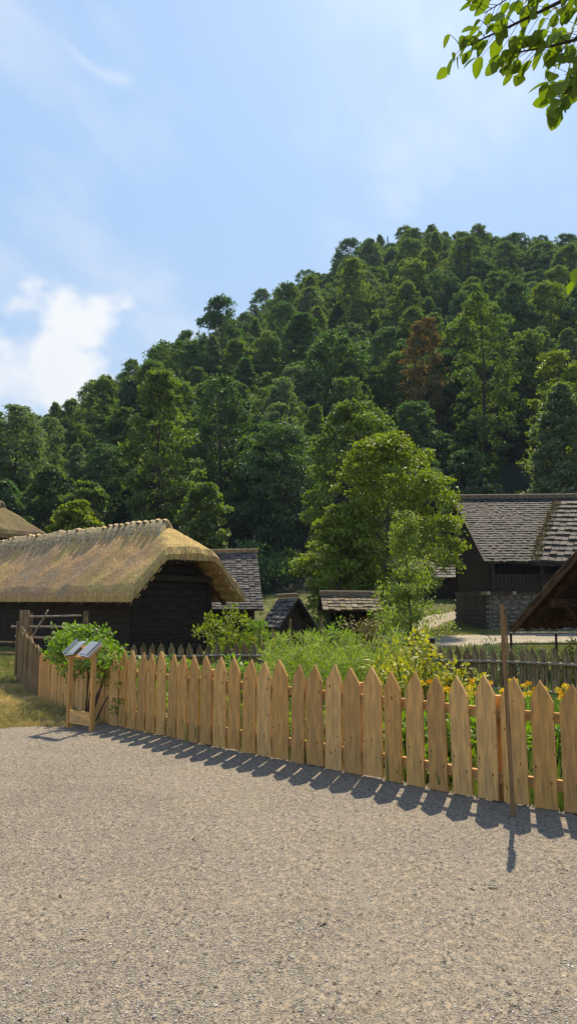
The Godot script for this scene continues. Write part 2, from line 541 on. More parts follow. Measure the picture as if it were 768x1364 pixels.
func picket_mesh(w: float, h: float, tip: float, th: float, sd: int) -> ArrayMesh:
	var rr := RandomNumberGenerator.new()
	rr.seed = sd
	var b := Buf.new()
	var o := Vector2(rr.randf() * 0.3 + 0.12, rr.randf() * 0.04)
	var skew := rr.randf_range(-0.12, 0.12) * w
	var wt := w * rr.randf_range(0.94, 1.0)
	# outline, from foot up and round the point; slightly convex shoulders
	var pts := [Vector2(-w / 2, 0), Vector2(-wt / 2, h - tip), Vector2(-wt * 0.275 + skew * 0.5, h - tip * 0.5), Vector2(skew, h), Vector2(wt * 0.275 + skew * 0.5, h - tip * 0.5), Vector2(wt / 2, h - tip), Vector2(w / 2, 0)]
	var bow := rr.randf_range(-0.008, 0.008)
	for side: float in [1.0, -1.0]:
		var k0 := b.v.size()
		for p in pts:
			b.v.push_back(Vector3(p.x, p.y, side * th / 2 + bow * sin(p.y / h * PI)))
			b.uv.push_back(o + Vector2(p.x, p.y) + Vector2(0 if side > 0 else 0.4, 0))
		var order := [[0, 1, 5], [0, 5, 6], [1, 2, 4], [1, 4, 5], [2, 3, 4]]
		for t in order:
			if side > 0: b.i.append_array(PackedInt32Array([k0 + t[0], k0 + t[1], k0 + t[2]]))
			else: b.i.append_array(PackedInt32Array([k0 + t[0], k0 + t[2], k0 + t[1]]))
	for k in pts.size():
		var p: Vector2 = pts[k]
		var q: Vector2 = pts[(k + 1) % pts.size()]
		var z1 := bow * sin(p.y / h * PI)
		var z2 := bow * sin(q.y / h * PI)
		var l := p.distance_to(q)
		b.quad(Vector3(p.x, p.y, th / 2 + z1), Vector3(p.x, p.y, -th / 2 + z1), Vector3(q.x, q.y, -th / 2 + z2), Vector3(q.x, q.y, th / 2 + z2), o, o + Vector2(th, 0), o + Vector2(th, l), o + Vector2(0, l))
	return b.mesh()

func fence(o: Node3D, path: Array, step: float, hfun: Callable, w: float, mats: Array, railmat: Material, rail_side: float, round_rail: bool, sd: int, wild: float, tip := 0.168) -> void:
	R.seed = sd
	var vars := []
	for k in 8: vars.append(picket_mesh(w * [1.0, 0.92, 1.06, 0.97, 1.1, 0.9, 1.02, 0.95][k], 1.0, tip, 0.026, sd + k))
	var n := 0
	for e in along(path, step):
		var p: Vector2 = e[0]
		var t: Vector2 = e[1]
		var h: float = hfun.call(p) * R.randf_range(1.0 - wild, 1.0 + wild)
		var m := put("picket", vars[R.randi() % 8], mats[R.randi() % mats.size()], o)
		m.position = G(p.x, p.y, 0.012 + R.randf() * 0.02)
		m.rotation = Vector3(R.randf_range(-0.02, 0.02), atan2(t.y, t.x) + R.randf_range(-0.03, 0.03), R.randf_range(-0.6, 0.6) * wild)
		m.scale = Vector3(1, h, 1)
		n += 1
	for k in path.size() - 1:
		var a := Vector2(path[k][0], path[k][1])
		var b := Vector2(path[k + 1][0], path[k + 1][1])
		var t := (b - a).normalized()
		var nrm := Vector2(-t.y, t.x) * rail_side      # side of the pickets the rails lie on
		if nrm.y * rail_side < 0.0: nrm = -nrm
		for f in [0.2, 0.72]:
			var q := Buf.new()
			var off := nrm * (0.05 if round_rail else 0.034)
			var y1: float = hfun.call(a) * f
			var y2: float = hfun.call(b) * f
			var p1 := G(a.x + off.x, a.y + off.y, y1)
			var p2 := G(b.x + off.x, b.y + off.y, y2)
			var ex := (p2 - p1).normalized() * 0.01
			if round_rail: tube(q, [p1 - ex * 6.0, p1.lerp(p2, 0.5) + rv(0.01), p2 + ex * 6.0], [0.034, 0.03, 0.027], 8, Vector2(R.randf(), R.randf()))
			else: beam(q, p1 - ex * 0.1, p2 + ex * 0.1, 0.04, 0.085, Vector3.UP, Vector2(R.randf(), R.randf()))
			put("rail", q.mesh(), railmat, o)
		var pb := Buf.new()
		var po := nrm * (-0.10 if round_rail else 0.105)
		var pp := G(a.x + po.x, a.y + po.y)
		var ph: float = hfun.call(a) * 0.86
		beam(pb, pp - Vector3(0, 0.25, 0), pp + Vector3(0, ph, 0), 0.09, 0.09, Vector3(t.x, 0, -t.y), Vector2(R.randf(), 0))
		put("post", pb.mesh(), railmat, o)

# ---------------------------------------------------------------- thatched houses
# local frame: x along the ridge towards the visible gable, z across (negative z away), y up; origin on the ground under the ridge's near end
func roof_y(a: float, b: float, q: Dictionary) -> float:
	var s: float = q.top - q.slope * sqrt(b * b + 0.03)
	var hp: float = q.top - q.hip * maxf(a, -0.6) - (0.0 if a > -0.6 else -100.0)
	var k := 0.22
	var h := clampf(0.5 + 0.5 * (hp - s) / k, 0, 1)
	return lerpf(hp, s, h) - k * h * (1.0 - h)

func thatch_house(o: Node3D, q: Dictionary, tm: Material, bm: Material, sd: int, detailed: bool) -> void:
	R.seed = sd
	var nz := FastNoiseLite.new(); nz.seed = sd; nz.frequency = 0.9; nz.fractal_octaves = 3
	var nb := FastNoiseLite.new(); nb.seed = sd + 3; nb.frequency = 0.28; nb.fractal_octaves = 2
	var b := Buf.new()
	var na := int((q.e + q.len) / 0.14)
	var nc := 48
	var th: float = q.thick
	for layer in 2:
		for j in nc + 1:
			var bb: float = lerpf(-q.w, q.w, float(j) / nc)
			for k in na + 1:
				var a: float = lerpf(-q.len, q.e, float(k) / na)
				var edge: float = minf(minf(q.e - a, q.w - absf(bb)) / 0.2, 1.0)
				var y := roof_y(a, bb, q)
				var wob := nz.get_noise_2d(a, bb) * 0.07 + nb.get_noise_2d(a, bb) * 0.10
				var ea := a + (nz.get_noise_2d(bb * 2.0, 50.0) * 0.07 if k == na else 0.0)
				var eb := bb
				if j == 0 or j == nc: eb += nz.get_noise_2d(a * 1.5, 90.0) * 0.08
				if layer == 0:
					y += wob - 0.16 * (1.0 - edge) * (1.0 - edge)
				else:
					y -= th + 0.03 * wob - 0.10 * (1.0 - edge)
				b.v.push_back(Vector3(ea, y, eb))
				b.uv.push_back(Vector2(a, bb * 1.6) if absf(bb) * q.slope > a * q.hip or a < 0.0 else Vector2(bb, a * 1.4))
				var dry := clampf(0.34 + nb.get_noise_2d(a * 1.3 + 40.0, bb) * 1.1 + smoothstep(-3.4, 0.6, a) * 0.6 + nz.get_noise_2d(a * 1.5, bb * 1.5) * 0.35, 0, 1)
				if layer == 1: dry = 0.9
				b.c.push_back(Color(0.78, 0.745, 0.73).lerp(Color(1.28, 0.98, 0.62), dry))
	var row := na + 1
	var lay := row * (nc + 1)
	for layer in 2:
		for j in nc:
			for k in na:
				var x := layer * lay + j * row + k
				if layer == 0: b.i.append_array(PackedInt32Array([x, x + row, x + row + 1, x, x + row + 1, x + 1]))
				else: b.i.append_array(PackedInt32Array([x, x + row + 1, x + row, x, x + 1, x + row + 1]))
	for k in na:
		for j in [0, nc]:
			var x: int = j * row + k
			b.i.append_array(PackedInt32Array([x, x + 1, x + lay + 1, x, x + lay + 1, x + lay]))
	for j in nc:
		for k in [0, na]:
			var x: int = j * row + k
			b.i.append_array(PackedInt32Array([x, x + row, x + row + lay, x, x + row + lay, x + lay]))
	var roof := put("thatch_roof", b.mesh(), tm, o)
	# loose straw that roughens the surface and its edges
	if detailed:
		var sb := Buf.new()
		for k in 4000:
			var a := R.randf_range(-q.len, q.e)
			var bb := R.randf_range(-q.w * 0.5, q.w)
			if R.randf() < 0.22: bb = q.w - R.randf() * 0.1
			elif R.randf() < 0.16: a = q.e - R.randf() * 0.08
			var y := roof_y(a, bb, q) + nz.get_noise_2d(a, bb) * 0.07 + nb.get_noise_2d(a, bb) * 0.10
			var edge: float = minf(minf(q.e - a, q.w - absf(bb)) / 0.2, 1.0)
			y -= 0.16 * (1.0 - edge) * (1.0 - edge) + R.randf() * th * 0.8 * clampf(1.0 - edge, 0, 1)
			var down := Vector3(0, -q.slope, signf(bb)).normalized()
			if roof_y(a, bb, q) < q.top - q.slope * absf(bb) - 0.08: down = Vector3(1, -q.hip, 0).normalized()
			var al := (down + rv(0.16) + Vector3(0, 0.05, 0)).normalized()
			var g := R.randf_range(0.55, 1.15)
			sb.leaf(Vector3(a, y + 0.008, bb), al, al.cross(dirv()).normalized(), Vector3.UP, R.randf_range(0.07, 0.15), 0.011, Color(g, g * R.randf_range(0.84, 0.96), g * R.randf_range(0.55, 0.8)))
		var loose := put("loose_straw", sb.mesh(), M.straw_loose, roof)
		loose.set_meta("kind", "stuff")
	# ridge bundles, laid over alternately from both sides
	var bmeshes := []
	for k in 5:
		var tb := Buf.new()
		var rr := R.randf_range(0.14, 0.17)
		var pts := []
		var rd := []
		for j in 6:
			var t := j / 5.0
			pts.append(Vector3(-0.24 + 0.46 * t + R.randf_range(-0.015, 0.015), 0.10 - 0.80 * t * t * 0.85 - 0.06 * t, -0.16 + 0.66 * t))
			rd.append(rr * [0.25, 0.95, 1.25, 1.3, 1.0, 0.28][j])
		tube(tb, pts, rd, 9, Vector2(R.randf(), R.randf()), false)
		bmeshes.append(tb.mesh())
	var a2: float = 0.12
	var n := 0
	while a2 > -q.len + 0.2:
		var y := roof_y(a2, 0.0, q) + nb.get_noise_2d(a2, 0.0) * 0.10 + 0.05
		for s: float in [-1.0, 1.0]:
			var m := put("ridge_bundle", bmeshes[R.randi() % 5], bm, roof)
			m.position = Vector3(a2 + (0.15 if s > 0 else 0.0), y + R.randf_range(-0.02, 0.03), 0)
			m.rotation = Vector3(0, 0 if s > 0 else PI, R.randf_range(-0.05, 0.05))
			m.scale = Vector3.ONE * R.randf_range(0.86, 1.14)
		a2 -= 0.40 + R.randf_range(-0.05, 0.06)
		n += 1
	# battens and rafters under the roof
	for s: float in [-1.0, 1.0]:
		var z := 0.55
		while z < q.w - 0.16:
			var l := Buf.new()
			var yb: float = q.top - q.slope * z - th - 0.06
			var far: float = q.e - 0.06
			var hipa: float = (q.top - th - yb - 0.12) / q.hip
			far = minf(far, hipa)
			beam(l, Vector3(-1.2, yb, s * z), Vector3(far, yb, s * z), 0.17, 0.05, Vector3(0, 1, s * q.slope).normalized(), Vector2(R.randf(), 0))
			put("batten", l.mesh(), M.lath, o)
			z += 0.27
		for a3 in [q.e - 1.0]:
			var l2 := Buf.new()
			var z0: float = maxf(0.5, (q.hip * a3 + 0.25) / q.slope)
			beam(l2, Vector3(a3, q.top - q.slope * z0 - th - 0.12, s * z0), Vector3(a3, q.top - q.slope * (q.w - 0.1) - th - 0.12, s * (q.w - 0.1)), 0.10, 0.12, Vector3.UP)
			put("rafter", l2.mesh(), M.brown_board, o)
	# log walls
	var ww: float = q.wall
	var lh := 0.27
	var yy := -0.1
	var top_y: float = q.top - q.slope * ww - th - 0.05
	while yy < top_y:
		for s: float in [-1.0, 1.0]:
			var l3 := Buf.new()
			beam(l3, Vector3(-q.len + 0.5, yy + lh / 2, s * ww), Vector3(q.wa + 0.16, yy + lh / 2, s * ww), 0.20 + R.randf() * 0.03, lh - 0.015, Vector3.UP, Vector2(R.randf(), R.randf()))
			put("wall_log", l3.mesh(), M.dark_log, o)
		yy += lh
	yy = -0.1 + lh / 2
	while yy < q.top - th - 0.4 - q.hip * q.wa:
		var l4 := Buf.new()
		var half: float = minf(ww + 0.14, (q.top - th - 0.12 - yy) / q.slope - 0.16)
		if half > 0.2:
			beam(l4, Vector3(q.wa, yy + lh / 2, -half), Vector3(q.wa, yy + lh / 2, half), 0.20 + R.randf() * 0.03, lh - 0.015, Vector3.UP, Vector2(R.randf(), R.randf()))
			put("gable_log", l4.mesh(), M.dark_log, o)
		yy += lh
	# tie beam that carries the overhang
	var tb2 := Buf.new()
	beam(tb2, Vector3(q.wa + 0.30, top_y + 0.05, -ww - 0.3), Vector3(q.wa + 0.30, top_y + 0.12, ww + 0.3), 0.16, 0.18)
	put("tie_beam", tb2.mesh(), M.dark_board, o)

# ---------------------------------------------------------------- shingled roofs
# rows of split shingles from eave to ridge; each row is one part
func shingles(o: Node3D, el: Vector3, er: Vector3, rl: Vector3, rr: Vector3, rows: int, sw: float, th: float, base: Color, jag: float, nm := "shingle_course", moss := 0.0) -> void:
	var nrm := (er - el).cross(rl - el).normalized()
	if nrm.y < 0: nrm = -nrm
	for j in rows:
		var t0 := float(j) / rows
		var t1 := minf((j + 1.35) / rows, 1.0)
		var a0 := el.lerp(rl, t0)
		var b0 := er.lerp(rr, t0)
		var a1 := el.lerp(rl, t1)
		var b1 := er.lerp(rr, t1)
		var n := maxi(2, int(a0.distance_to(b0) / sw))
		var q := Buf.new()
		var dn := (a0 - a1).normalized()
		var x := 0.0
		for k in n:
			var u0 := (k + 0.03) / n
			var u1 := (k + 0.97) / n
			var ext := R.randf_range(-0.5, 1.0) * jag
			var lift := th * R.randf_range(0.75, 1.35)
			var p0 := a0.lerp(b0, u0) + dn * ext + nrm * lift
			var p1 := a0.lerp(b0, u1) + dn * ext + nrm * lift * R.randf_range(0.85, 1.15)
			var p2 := a1.lerp(b1, u1) + nrm * th * 0.15
			var p3 := a1.lerp(b1, u0) + nrm * th * 0.15
			var g := R.randf_range(0.86, 1.14)
			var col := Color(base.r * g, base.g * g, base.b * g)
			if R.randf() < moss: col = col.lerp(Color(0.16, 0.13, 0.035), R.randf_range(0.3, 0.9))
			var dd := nrm * th * 0.95
			q.quadc(p0, p1, p2, p3, col)
			q.quadc(p0 - dd, p1 - dd, p1, p0, col)
			q.quadc(p0 - dd, p0, p3, p3 - nrm * 0.01, col)
			q.quadc(p1, p1 - dd, p2 - nrm * 0.01, p2, col)
			for e in 16: q.uv.push_back(Vector2(k * 0.37 + (e % 4) * 0.03, j * 0.61 + (0.2 if e % 4 > 1 else 0.0)))
		put(nm, q.mesh(), M.shingle, o)

func boards(o: Node3D, nm: String, p: Vector3, q: Vector3, h0: float, h1: float, bw: float, th: float, m: Material) -> void:
	# upright boards side by side from p to q (ground line), between heights h0 and h1
	var n := maxi(1, int(round(Vector2(p.x - q.x, p.z - q.z).length() / bw)))
	var ln := (q - p) / n
	for k in n:
		var b := Buf.new()
		var c := p + ln * (k + 0.5)
		var f := ln.normalized()
		var side := f.cross(Vector3.UP).normalized()
		beam(b, c + Vector3(0, h0, 0) + side * R.randf_range(-0.006, 0.006), c + Vector3(0, h1, 0), ln.length() - 0.012, th, side, Vector2(R.randf() * 2, R.randf() * 2))
		put(nm, b.mesh(), m, o)

func bar(o: Node3D, nm: String, p: Vector3, q: Vector3, w: float, h: float, m: Material, up := Vector3.UP) -> MeshInstance3D:
	var b := Buf.new()
	beam(b, p, q, w, h, up, Vector2(R.randf() * 2, R.randf() * 2))
	return put(nm, b.mesh(), m, o)

func pole(o: Node3D, nm: String, p: Vector3, q: Vector3, r0: float, r1: float, m: Material) -> MeshInstance3D:
	var b := Buf.new()
	tube(b, [p, p.lerp(q, 0.5) + rv(r0 * 0.3), q], [r0, (r0 + r1) / 2, r1], 9, Vector2(R.randf(), R.randf()))
	return put(nm, b.mesh(), m, o)

# a simple gabled shell in world axes: ridge from a to b, eaves front and back
func slab(b: Buf, p: Array, th: float) -> void:
	# p: four corners counter-clockwise seen from above
	var dn := Vector3(0, -th, 0)
	b.quad(p[0], p[1], p[2], p[3], Vector2(0, 0), Vector2(1, 0), Vector2(1, 1), Vector2(0, 1))
	b.quad(p[3] + dn, p[2] + dn, p[1] + dn, p[0] + dn, Vector2(0, 0), Vector2(3, 0), Vector2(3, 3), Vector2(0, 3))
	for k in 4:
		var k2 := (k + 1) % 4
		b.quad(p[k], p[k] + dn, p[k2] + dn, p[k2], Vector2(0, 0), Vector2(0, th), Vector2(2, th), Vector2(2, 0))

# ---------------------------------------------------------------- sky
func make_sky() -> Sky:
	var w := 2048
	var h := 1024
	var im := Image.create(w, h, false, Image.FORMAT_RGBF)
	var ci := FastNoiseLite.new(); ci.seed = 3; ci.frequency = 1.5; ci.fractal_octaves = 5; ci.fractal_gain = 0.55
	var cu := FastNoiseLite.new(); cu.seed = 12; cu.frequency = 3.2; cu.fractal_octaves = 6; cu.fractal_gain = 0.52
	var bank := FastNoiseLite.new(); bank.seed = 21; bank.frequency = 1.1; bank.fractal_octaves = 2
	var az0 := deg_to_rad(SUN_AZ)
	var el0 := deg_to_rad(SUN_EL)
	var sun := Vector3(sin(az0) * cos(el0), sin(el0), -cos(az0) * cos(el0))
	im.fill(Color(0.30, 0.29, 0.24))
	for y in h / 2 + 2:
		var el := (0.5 - (y + 0.5) / h) * PI
		var se := sin(el)
		var ce := cos(el)
		var up := clampf(se, 0, 1)
		var base := Color(0.62, 0.77, 0.95).lerp(Color(0.33, 0.56, 0.92), smoothstep(0.0, 0.55, up)).lerp(Color(0.20, 0.39, 0.76), smoothstep(0.5, 1.0, up))
		for x in w:
			var az := fposmod((x + 0.5) / w * TAU + PI, TAU) - PI      # the panorama's first column looks along -z
			var dv := Vector3(sin(az) * ce, se, -cos(az) * ce)
			var ang := rad_to_deg(acos(clampf(dv.dot(sun), -1, 1)))
			var glow := 0.48 * exp(-ang / 16.0) + 0.10 * exp(-ang / 32.0)
			var c := base
			# thin streaked high cloud, on a flat layer overhead
			var k := 1.0 / (up + 0.18)
			var px := dv.x * k
			var pz := dv.z * k
			var s := ci.get_noise_2d(px * 1.0 + pz * 0.5, pz * 0.45 - px * 0.25)
			var s2 := ci.get_noise_2d(px * 3.1 + 9.0, pz * 2.2 + px * 1.1)
			var veil := 0.07 + smoothstep(-0.25, 0.75, s + s2 * 0.3) * 0.5
			c = c.lerp(Color(0.80, 0.86, 0.95), veil)
			# heaped cloud low over the horizon
			if up < 0.55:
				var b := bank.get_noise_2d(az * 1.6 + 2.0, up * 2.0)
				var lowband := smoothstep(0.56, 0.30, up)
				var side := smoothstep(-0.255, -0.34, az) * smoothstep(-2.4, -1.6, az) * 1.05 + smoothstep(0.75, 1.1, absf(az)) * 0.25
				var f := clampf(minf((-0.366 - az) / 0.06, (0.41 - up - 0.22 * maxf(0.0, -0.3 - az)) / 0.075), -3.0, 1.2) if az > -1.9 else -3.0
				var nn := cu.get_noise_3d(dv.x * 1.7, dv.y * 2.6, dv.z * 1.7)
				var d := maxf(nn * 0.75 + b * 0.35 + side * lowband * 0.3 - smoothstep(0.38, 0.47, up) * 0.7 - 0.30, nn * 0.62 + f * 0.24 + 0.06)
				var cov := smoothstep(-0.03, 0.26, d)
				var thick := smoothstep(0.05, 0.5, d)
				c = c.lerp(Color(0.92, 0.95, 0.99).lerp(Color(0.74, 0.79, 0.87), clampf(thick * 0.5 - nn * 0.7, 0, 1)), cov)
			# old thin trail of high cloud
			var tu := (az + 0.343) / 0.108
			if tu > -0.1 and tu < 1.1:
				var off := (el - (0.686 - 0.030 * tu - 0.012 * sin(tu * 3.0))) / (0.006 + 0.004 * s2)
				c = c.lerp(Color(0.86, 0.90, 0.97), 0.3 * exp(-off * off) * smoothstep(-0.1, 0.4, tu) * smoothstep(1.1, 0.9, tu))
			c = Color(c.r + glow, c.g + glow * 0.97, c.b + glow * 0.90)
			im.set_pixel(x, y, c)
	var sky := Sky.new()
	var pm := PanoramaSkyMaterial.new()
	pm.panorama = ImageTexture.create_from_image(im)
	sky.sky_material = pm
	return sky

# ---------------------------------------------------------------- the scene
func _ready() -> void:
	R.seed = 1
	# camera: eye height 1.65 m, tilted a little up
	var cam := Camera3D.new()
	cam.name = "camera"
	add_child(cam)
	cam.position = Vector3(0, 1.65, 0)
	cam.rotation_degrees.x = 7.08
	cam.fov = 71.35
	cam.near = 0.1
	cam.far = 1500.0
	cam.current = true
	var we := WorldEnvironment.new()
	we.name = "world_environment"
	add_child(we)
	var env := Environment.new()
	env.background_mode = Environment.BG_SKY
	env.sky = make_sky()
	env.background_energy_multiplier = 0.60
	env.tonemap_mode = Environment.TONE_MAPPER_LINEAR
	env.tonemap_exposure = 1.6
	env.sdfgi_enabled = true
	env.ssao_enabled = true
	env.ssil_enabled = true
	env.fog_enabled = true
	env.fog_density = 0.00018
	env.fog_light_color = Color(0.75, 0.84, 0.95)
	we.environment = env
	var sun := DirectionalLight3D.new()
	sun.name = "sun"
	add_child(sun)
	sun.rotation_degrees = Vector3(-SUN_EL, 180.0 - SUN_AZ, 0)
	sun.light_energy = 1.6
	sun.light_angular_distance = 0.53
	sun.light_color = Color(1.0, 0.94, 0.83)
	sun.shadow_enabled = true

	materials()
	ground_and_paths()
	hill_forest()
	middle_trees()
	thatched_houses()
	big_barn()
	small_buildings()
	lean_to()
	fences()
	garden()
	yard_things()
	near_branch()
	place_labels()

# ---------------------------------------------------------------- ground
const FRONT := [[-4.75, 14.0], [-3.65, 12.2], [-2.45, 10.2], [-0.97, 8.62], [0.63, 7.22], [1.74, 6.24], [3.2, 5.35], [5.2, 4.3]]

func fence_d(x: float) -> float:
	for k in FRONT.size() - 1:
		if x <= FRONT[k + 1][0]:
			return lerpf(FRONT[k][1], FRONT[k + 1][1], clampf((x - FRONT[k][0]) / (FRONT[k + 1][0] - FRONT[k][0]), 0, 1))
	return 4.3

func sheet(nm: String, x0: float, x1: float, d0: float, d1: float, cell: float, up: float, keep: Callable, colour: Callable, m: Material) -> MeshInstance3D:
	var b := Buf.new()
	var nx := int((x1 - x0) / cell)
	var nd := int((d1 - d0) / cell)
	for j in nd + 1:
		for k in nx + 1:
			var x := x0 + k * cell
			var d := d0 + j * cell
			b.v.push_back(Vector3(x, gh(x, d) + up, -d))
			b.c.push_back(colour.call(x, d))
	var e := 0.5
	for j in nd + 1:
		for k in nx + 1:
			var x := x0 + k * cell
			var d := d0 + j * cell
			b.n.push_back(Vector3(gh(x - e, d) - gh(x + e, d), 2 * e, gh(x, d + e) - gh(x, d - e)).normalized())
	for j in nd:
		for k in nx:
			if keep.call(x0 + (k + 0.5) * cell, d0 + (j + 0.5) * cell):
				var a := j * (nx + 1) + k
				b.i.append_array(PackedInt32Array([a, a + nx + 1, a + nx + 2, a, a + nx + 2, a + 1]))
	var o := put(nm, b.mesh(), m)
	o.set_meta("kind", "structure")
	return o

func gravel_here(x: float, d: float, nz: FastNoiseLite) -> bool:
	var n := nz.get_noise_2d(x * 2.0, d * 2.0) * 0.5 + nz.get_noise_2d(x * 9.0, d * 9.0) * 0.25
	if x > -4.75 and d > fence_d(x) + 0.10 + n * 0.25: return false
	if x < -2.0 and d > 10.2 + 0.28 * (x + 3.0) * 0.4 + n + maxf(0.0, x + 2.6) * 3.0: return false
	return true

func ground_and_paths() -> void:
	var nz := FastNoiseLite.new(); nz.seed = 8; nz.frequency = 0.5; nz.fractal_octaves = 3
	var big := FastNoiseLite.new(); big.seed = 9; big.frequency = 0.05; big.fractal_octaves = 3
	# one sheet to the horizon and over the hill: graded grid
	var b := Buf.new()
	var ds := []
	var d := -30.0
	while d < 420.0:
		ds.append(d)
		d += 0.6 if d > -4 and d < 24 else (1.5 if d < 70 else 5.0)
	var xs := []
	var x := -260.0
	while x < 262.0:
		xs.append(x)
		x += 0.7 if absf(x) < 16 else (2.5 if absf(x) < 50 else 7.0)
	for dd in ds:
		for xx in xs:
			b.v.push_back(Vector3(xx, gh(xx, dd), -dd))
			var e := 0.4
			b.n.push_back(Vector3(gh(xx - e, dd) - gh(xx + e, dd), 2 * e, gh(xx, dd + e) - gh(xx, dd - e)).normalized())
			var t := clampf(0.5 + big.get_noise_2d(xx * 4.0, dd * 4.0) * 0.9 + nz.get_noise_2d(xx, dd) * 0.5, 0, 1)
			var c := Color(0.12, 0.145, 0.045).lerp(Color(0.24, 0.22, 0.09), t)
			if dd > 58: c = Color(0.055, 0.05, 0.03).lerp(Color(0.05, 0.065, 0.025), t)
			elif xx < -2.0 and dd < 26 and xx < -0.3 * dd - 0.2: c = Color(0.30, 0.25, 0.11).lerp(Color(0.40, 0.32, 0.16), t)
			elif xx > -4.8 and dd > fence_d(xx) and dd < 17.5 and xx < 8: c = Color(0.075, 0.055, 0.036).lerp(Color(0.08, 0.09, 0.035), t)
			b.c.push_back(c)
	var row := xs.size()
	for j in ds.size() - 1:
		for k in row - 1:
			var a := j * row + k
			b.i.append_array(PackedInt32Array([a, a + row, a + row + 1, a, a + row + 1, a + 1]))
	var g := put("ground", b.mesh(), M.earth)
	g.set_meta("kind", "structure")
	# gravel yard
	var pn := FastNoiseLite.new(); pn.seed = 15; pn.frequency = 0.55; pn.fractal_octaves = 4
	sheet("gravel_yard", -9.0, 7.0, -5.0, 12.0, 0.09, 0.012, func(x, d): return gravel_here(x, d, nz),
		func(x, d):
			var s := smoothstep(-0.02, 0.36, pn.get_noise_2d(x * 0.9, d * 1.3) * 0.8 + pn.get_noise_2d(x * 3.2, d * 4.5) * 0.55)
			var l := 1.0 + pn.get_noise_2d(x * 0.35 + 30.0, d * 0.35) * 0.16 + pn.get_noise_2d(x * 2.3 + 60.0, d * 3.0) * 0.14
			return Color(0.97 * l, 0.96 * l, 0.96 * l).lerp(Color(1.34, 1.23, 1.0), s), M.gravel)
	# loose stones on the yard
	R.seed = 77
	var pb := Buf.new()
	var ico := [Vector3(0, 0.6, 0)]
	for k in 5: ico.append(Vector3(cos(TAU * k / 5), R.randf_range(0.15, 0.32), sin(TAU * k / 5)))
	for k in 5: ico.append(Vector3(cos(TAU * (k + 0.5) / 5) * 0.8, -0.3, sin(TAU * (k + 0.5) / 5) * 0.8))
	for p in ico: pb.v.push_back(p)
	for k in 5:
		var k2 := (k + 1) % 5
		pb.i.append_array(PackedInt32Array([0, 1 + k, 1 + k2, 1 + k, 6 + k, 1 + k2, 1 + k2, 6 + k, 6 + k2]))
	var mm := MultiMesh.new()
	mm.transform_format = MultiMesh.TRANSFORM_3D
	mm.use_colors = true
	mm.mesh = pb.mesh()
	var spots := []
	while spots.size() < 110000:
		var dd := 1.6 + 9.5 * pow(R.randf(), 1.7)
		var xx := R.randf_range(-0.5, 0.5) * (dd + 0.6)
		if not gravel_here(xx, dd, nz): continue
		var dens := pn.get_noise_2d(xx * 0.9, dd * 1.3) + pn.get_noise_2d(xx * 6.0, dd * 6.0) * 0.35
		if dens > 0.15 and R.randf() < 0.75: continue
		spots.append(Vector2(xx, dd))
	mm.instance_count = spots.size()
	for k in spots.size():
		var p: Vector2 = spots[k]
		var s := 0.0022 + 0.0032 * pow(R.randf(), 2.5) + (0.005 if R.randf() < 0.008 else 0.0)
		var bs := Basis(Vector3.UP, R.randf() * TAU).scaled(Vector3(s, s * R.randf_range(0.6, 1.0), s * R.randf_range(0.7, 1.2)))
		mm.set_instance_transform(k, Transform3D(bs, G(p.x, p.y, 0.013 + s * 0.15)))
		var v := R.randf_range(0.16, 0.42)
		if R.randf() < 0.06: v = R.randf_range(0.05, 0.12)
		if R.randf() < 0.03: v = R.randf_range(0.45, 0.6)
		mm.set_instance_color(k, Color(v, v * R.randf_range(0.90, 0.97), v * R.randf_range(0.76, 0.92)))
	var mi := MultiMeshInstance3D.new()
	mi.multimesh = mm
	mi.material_override = M.pebble
	mi.name = "gravel_stones"
	add_child(mi)
	mi.set_meta("kind", "stuff")
	tag(mi, "loose grey gravel stones scattered over the yard", "gravel")
	# pale dirt track winding past the barn
	var tr := [[4.0, 33.0], [7.0, 34.0], [10.5, 35.5], [16.0, 36.5], [24.0, 37.0]]
	track("dirt_path", tr, 2.6, 33)
	track("dirt_path", [[1.5, 36.0], [5.6, 39.5], [7.4, 43.5], [9.6, 48.0], [13.5, 51.0], [19.0, 53.0]], 1.0, 44)
	grass()

func track(nm: String, pts: Array, half: float, sd: int) -> void:
	R.seed = sd
	var cv := Curve3D.new()
	for k in pts.size():
		var p := Vector3(pts[k][0], 0, -pts[k][1])
		var t := Vector3.ZERO
		if k > 0 and k < pts.size() - 1: t = Vector3(pts[k + 1][0] - pts[k - 1][0], 0, -(pts[k + 1][1] - pts[k - 1][1])) * 0.18
		cv.add_point(p, -t, t)
	var b := Buf.new()
	var ln := cv.get_baked_length()
	var n := int(ln / 0.5)
	for k in n + 1:
		var p := cv.sample_baked(ln * k / n)
		var q := cv.sample_baked(minf(ln * k / n + 0.2, ln)) - cv.sample_baked(maxf(ln * k / n - 0.2, 0))
		var s := q.normalized().cross(Vector3.UP)
		for j in 9:
			var u := (j - 4) / 4.0
			var o := p + s * u * half * (1.0 + R.randf_range(-0.16, 0.16) * absf(u))
			b.v.push_back(Vector3(o.x, gh(o.x, -o.z) + 0.035 - 0.03 * pow(absf(u), 4.0), o.z))
			var g := R.randf_range(0.9, 1.12) * (0.8 if j == 4 else 1.0)
			b.c.push_back(Color(0.44 * g, 0.38 * g, 0.29 * g))
	for k in n:
		for j in 8:
			var a := k * 9 + j
			b.i.append_array(PackedInt32Array([a, a + 1, a + 10, a, a + 10, a + 9]))
	var m := put(nm, b.mesh(), M.earth)
	m.set_meta("kind", "structure")

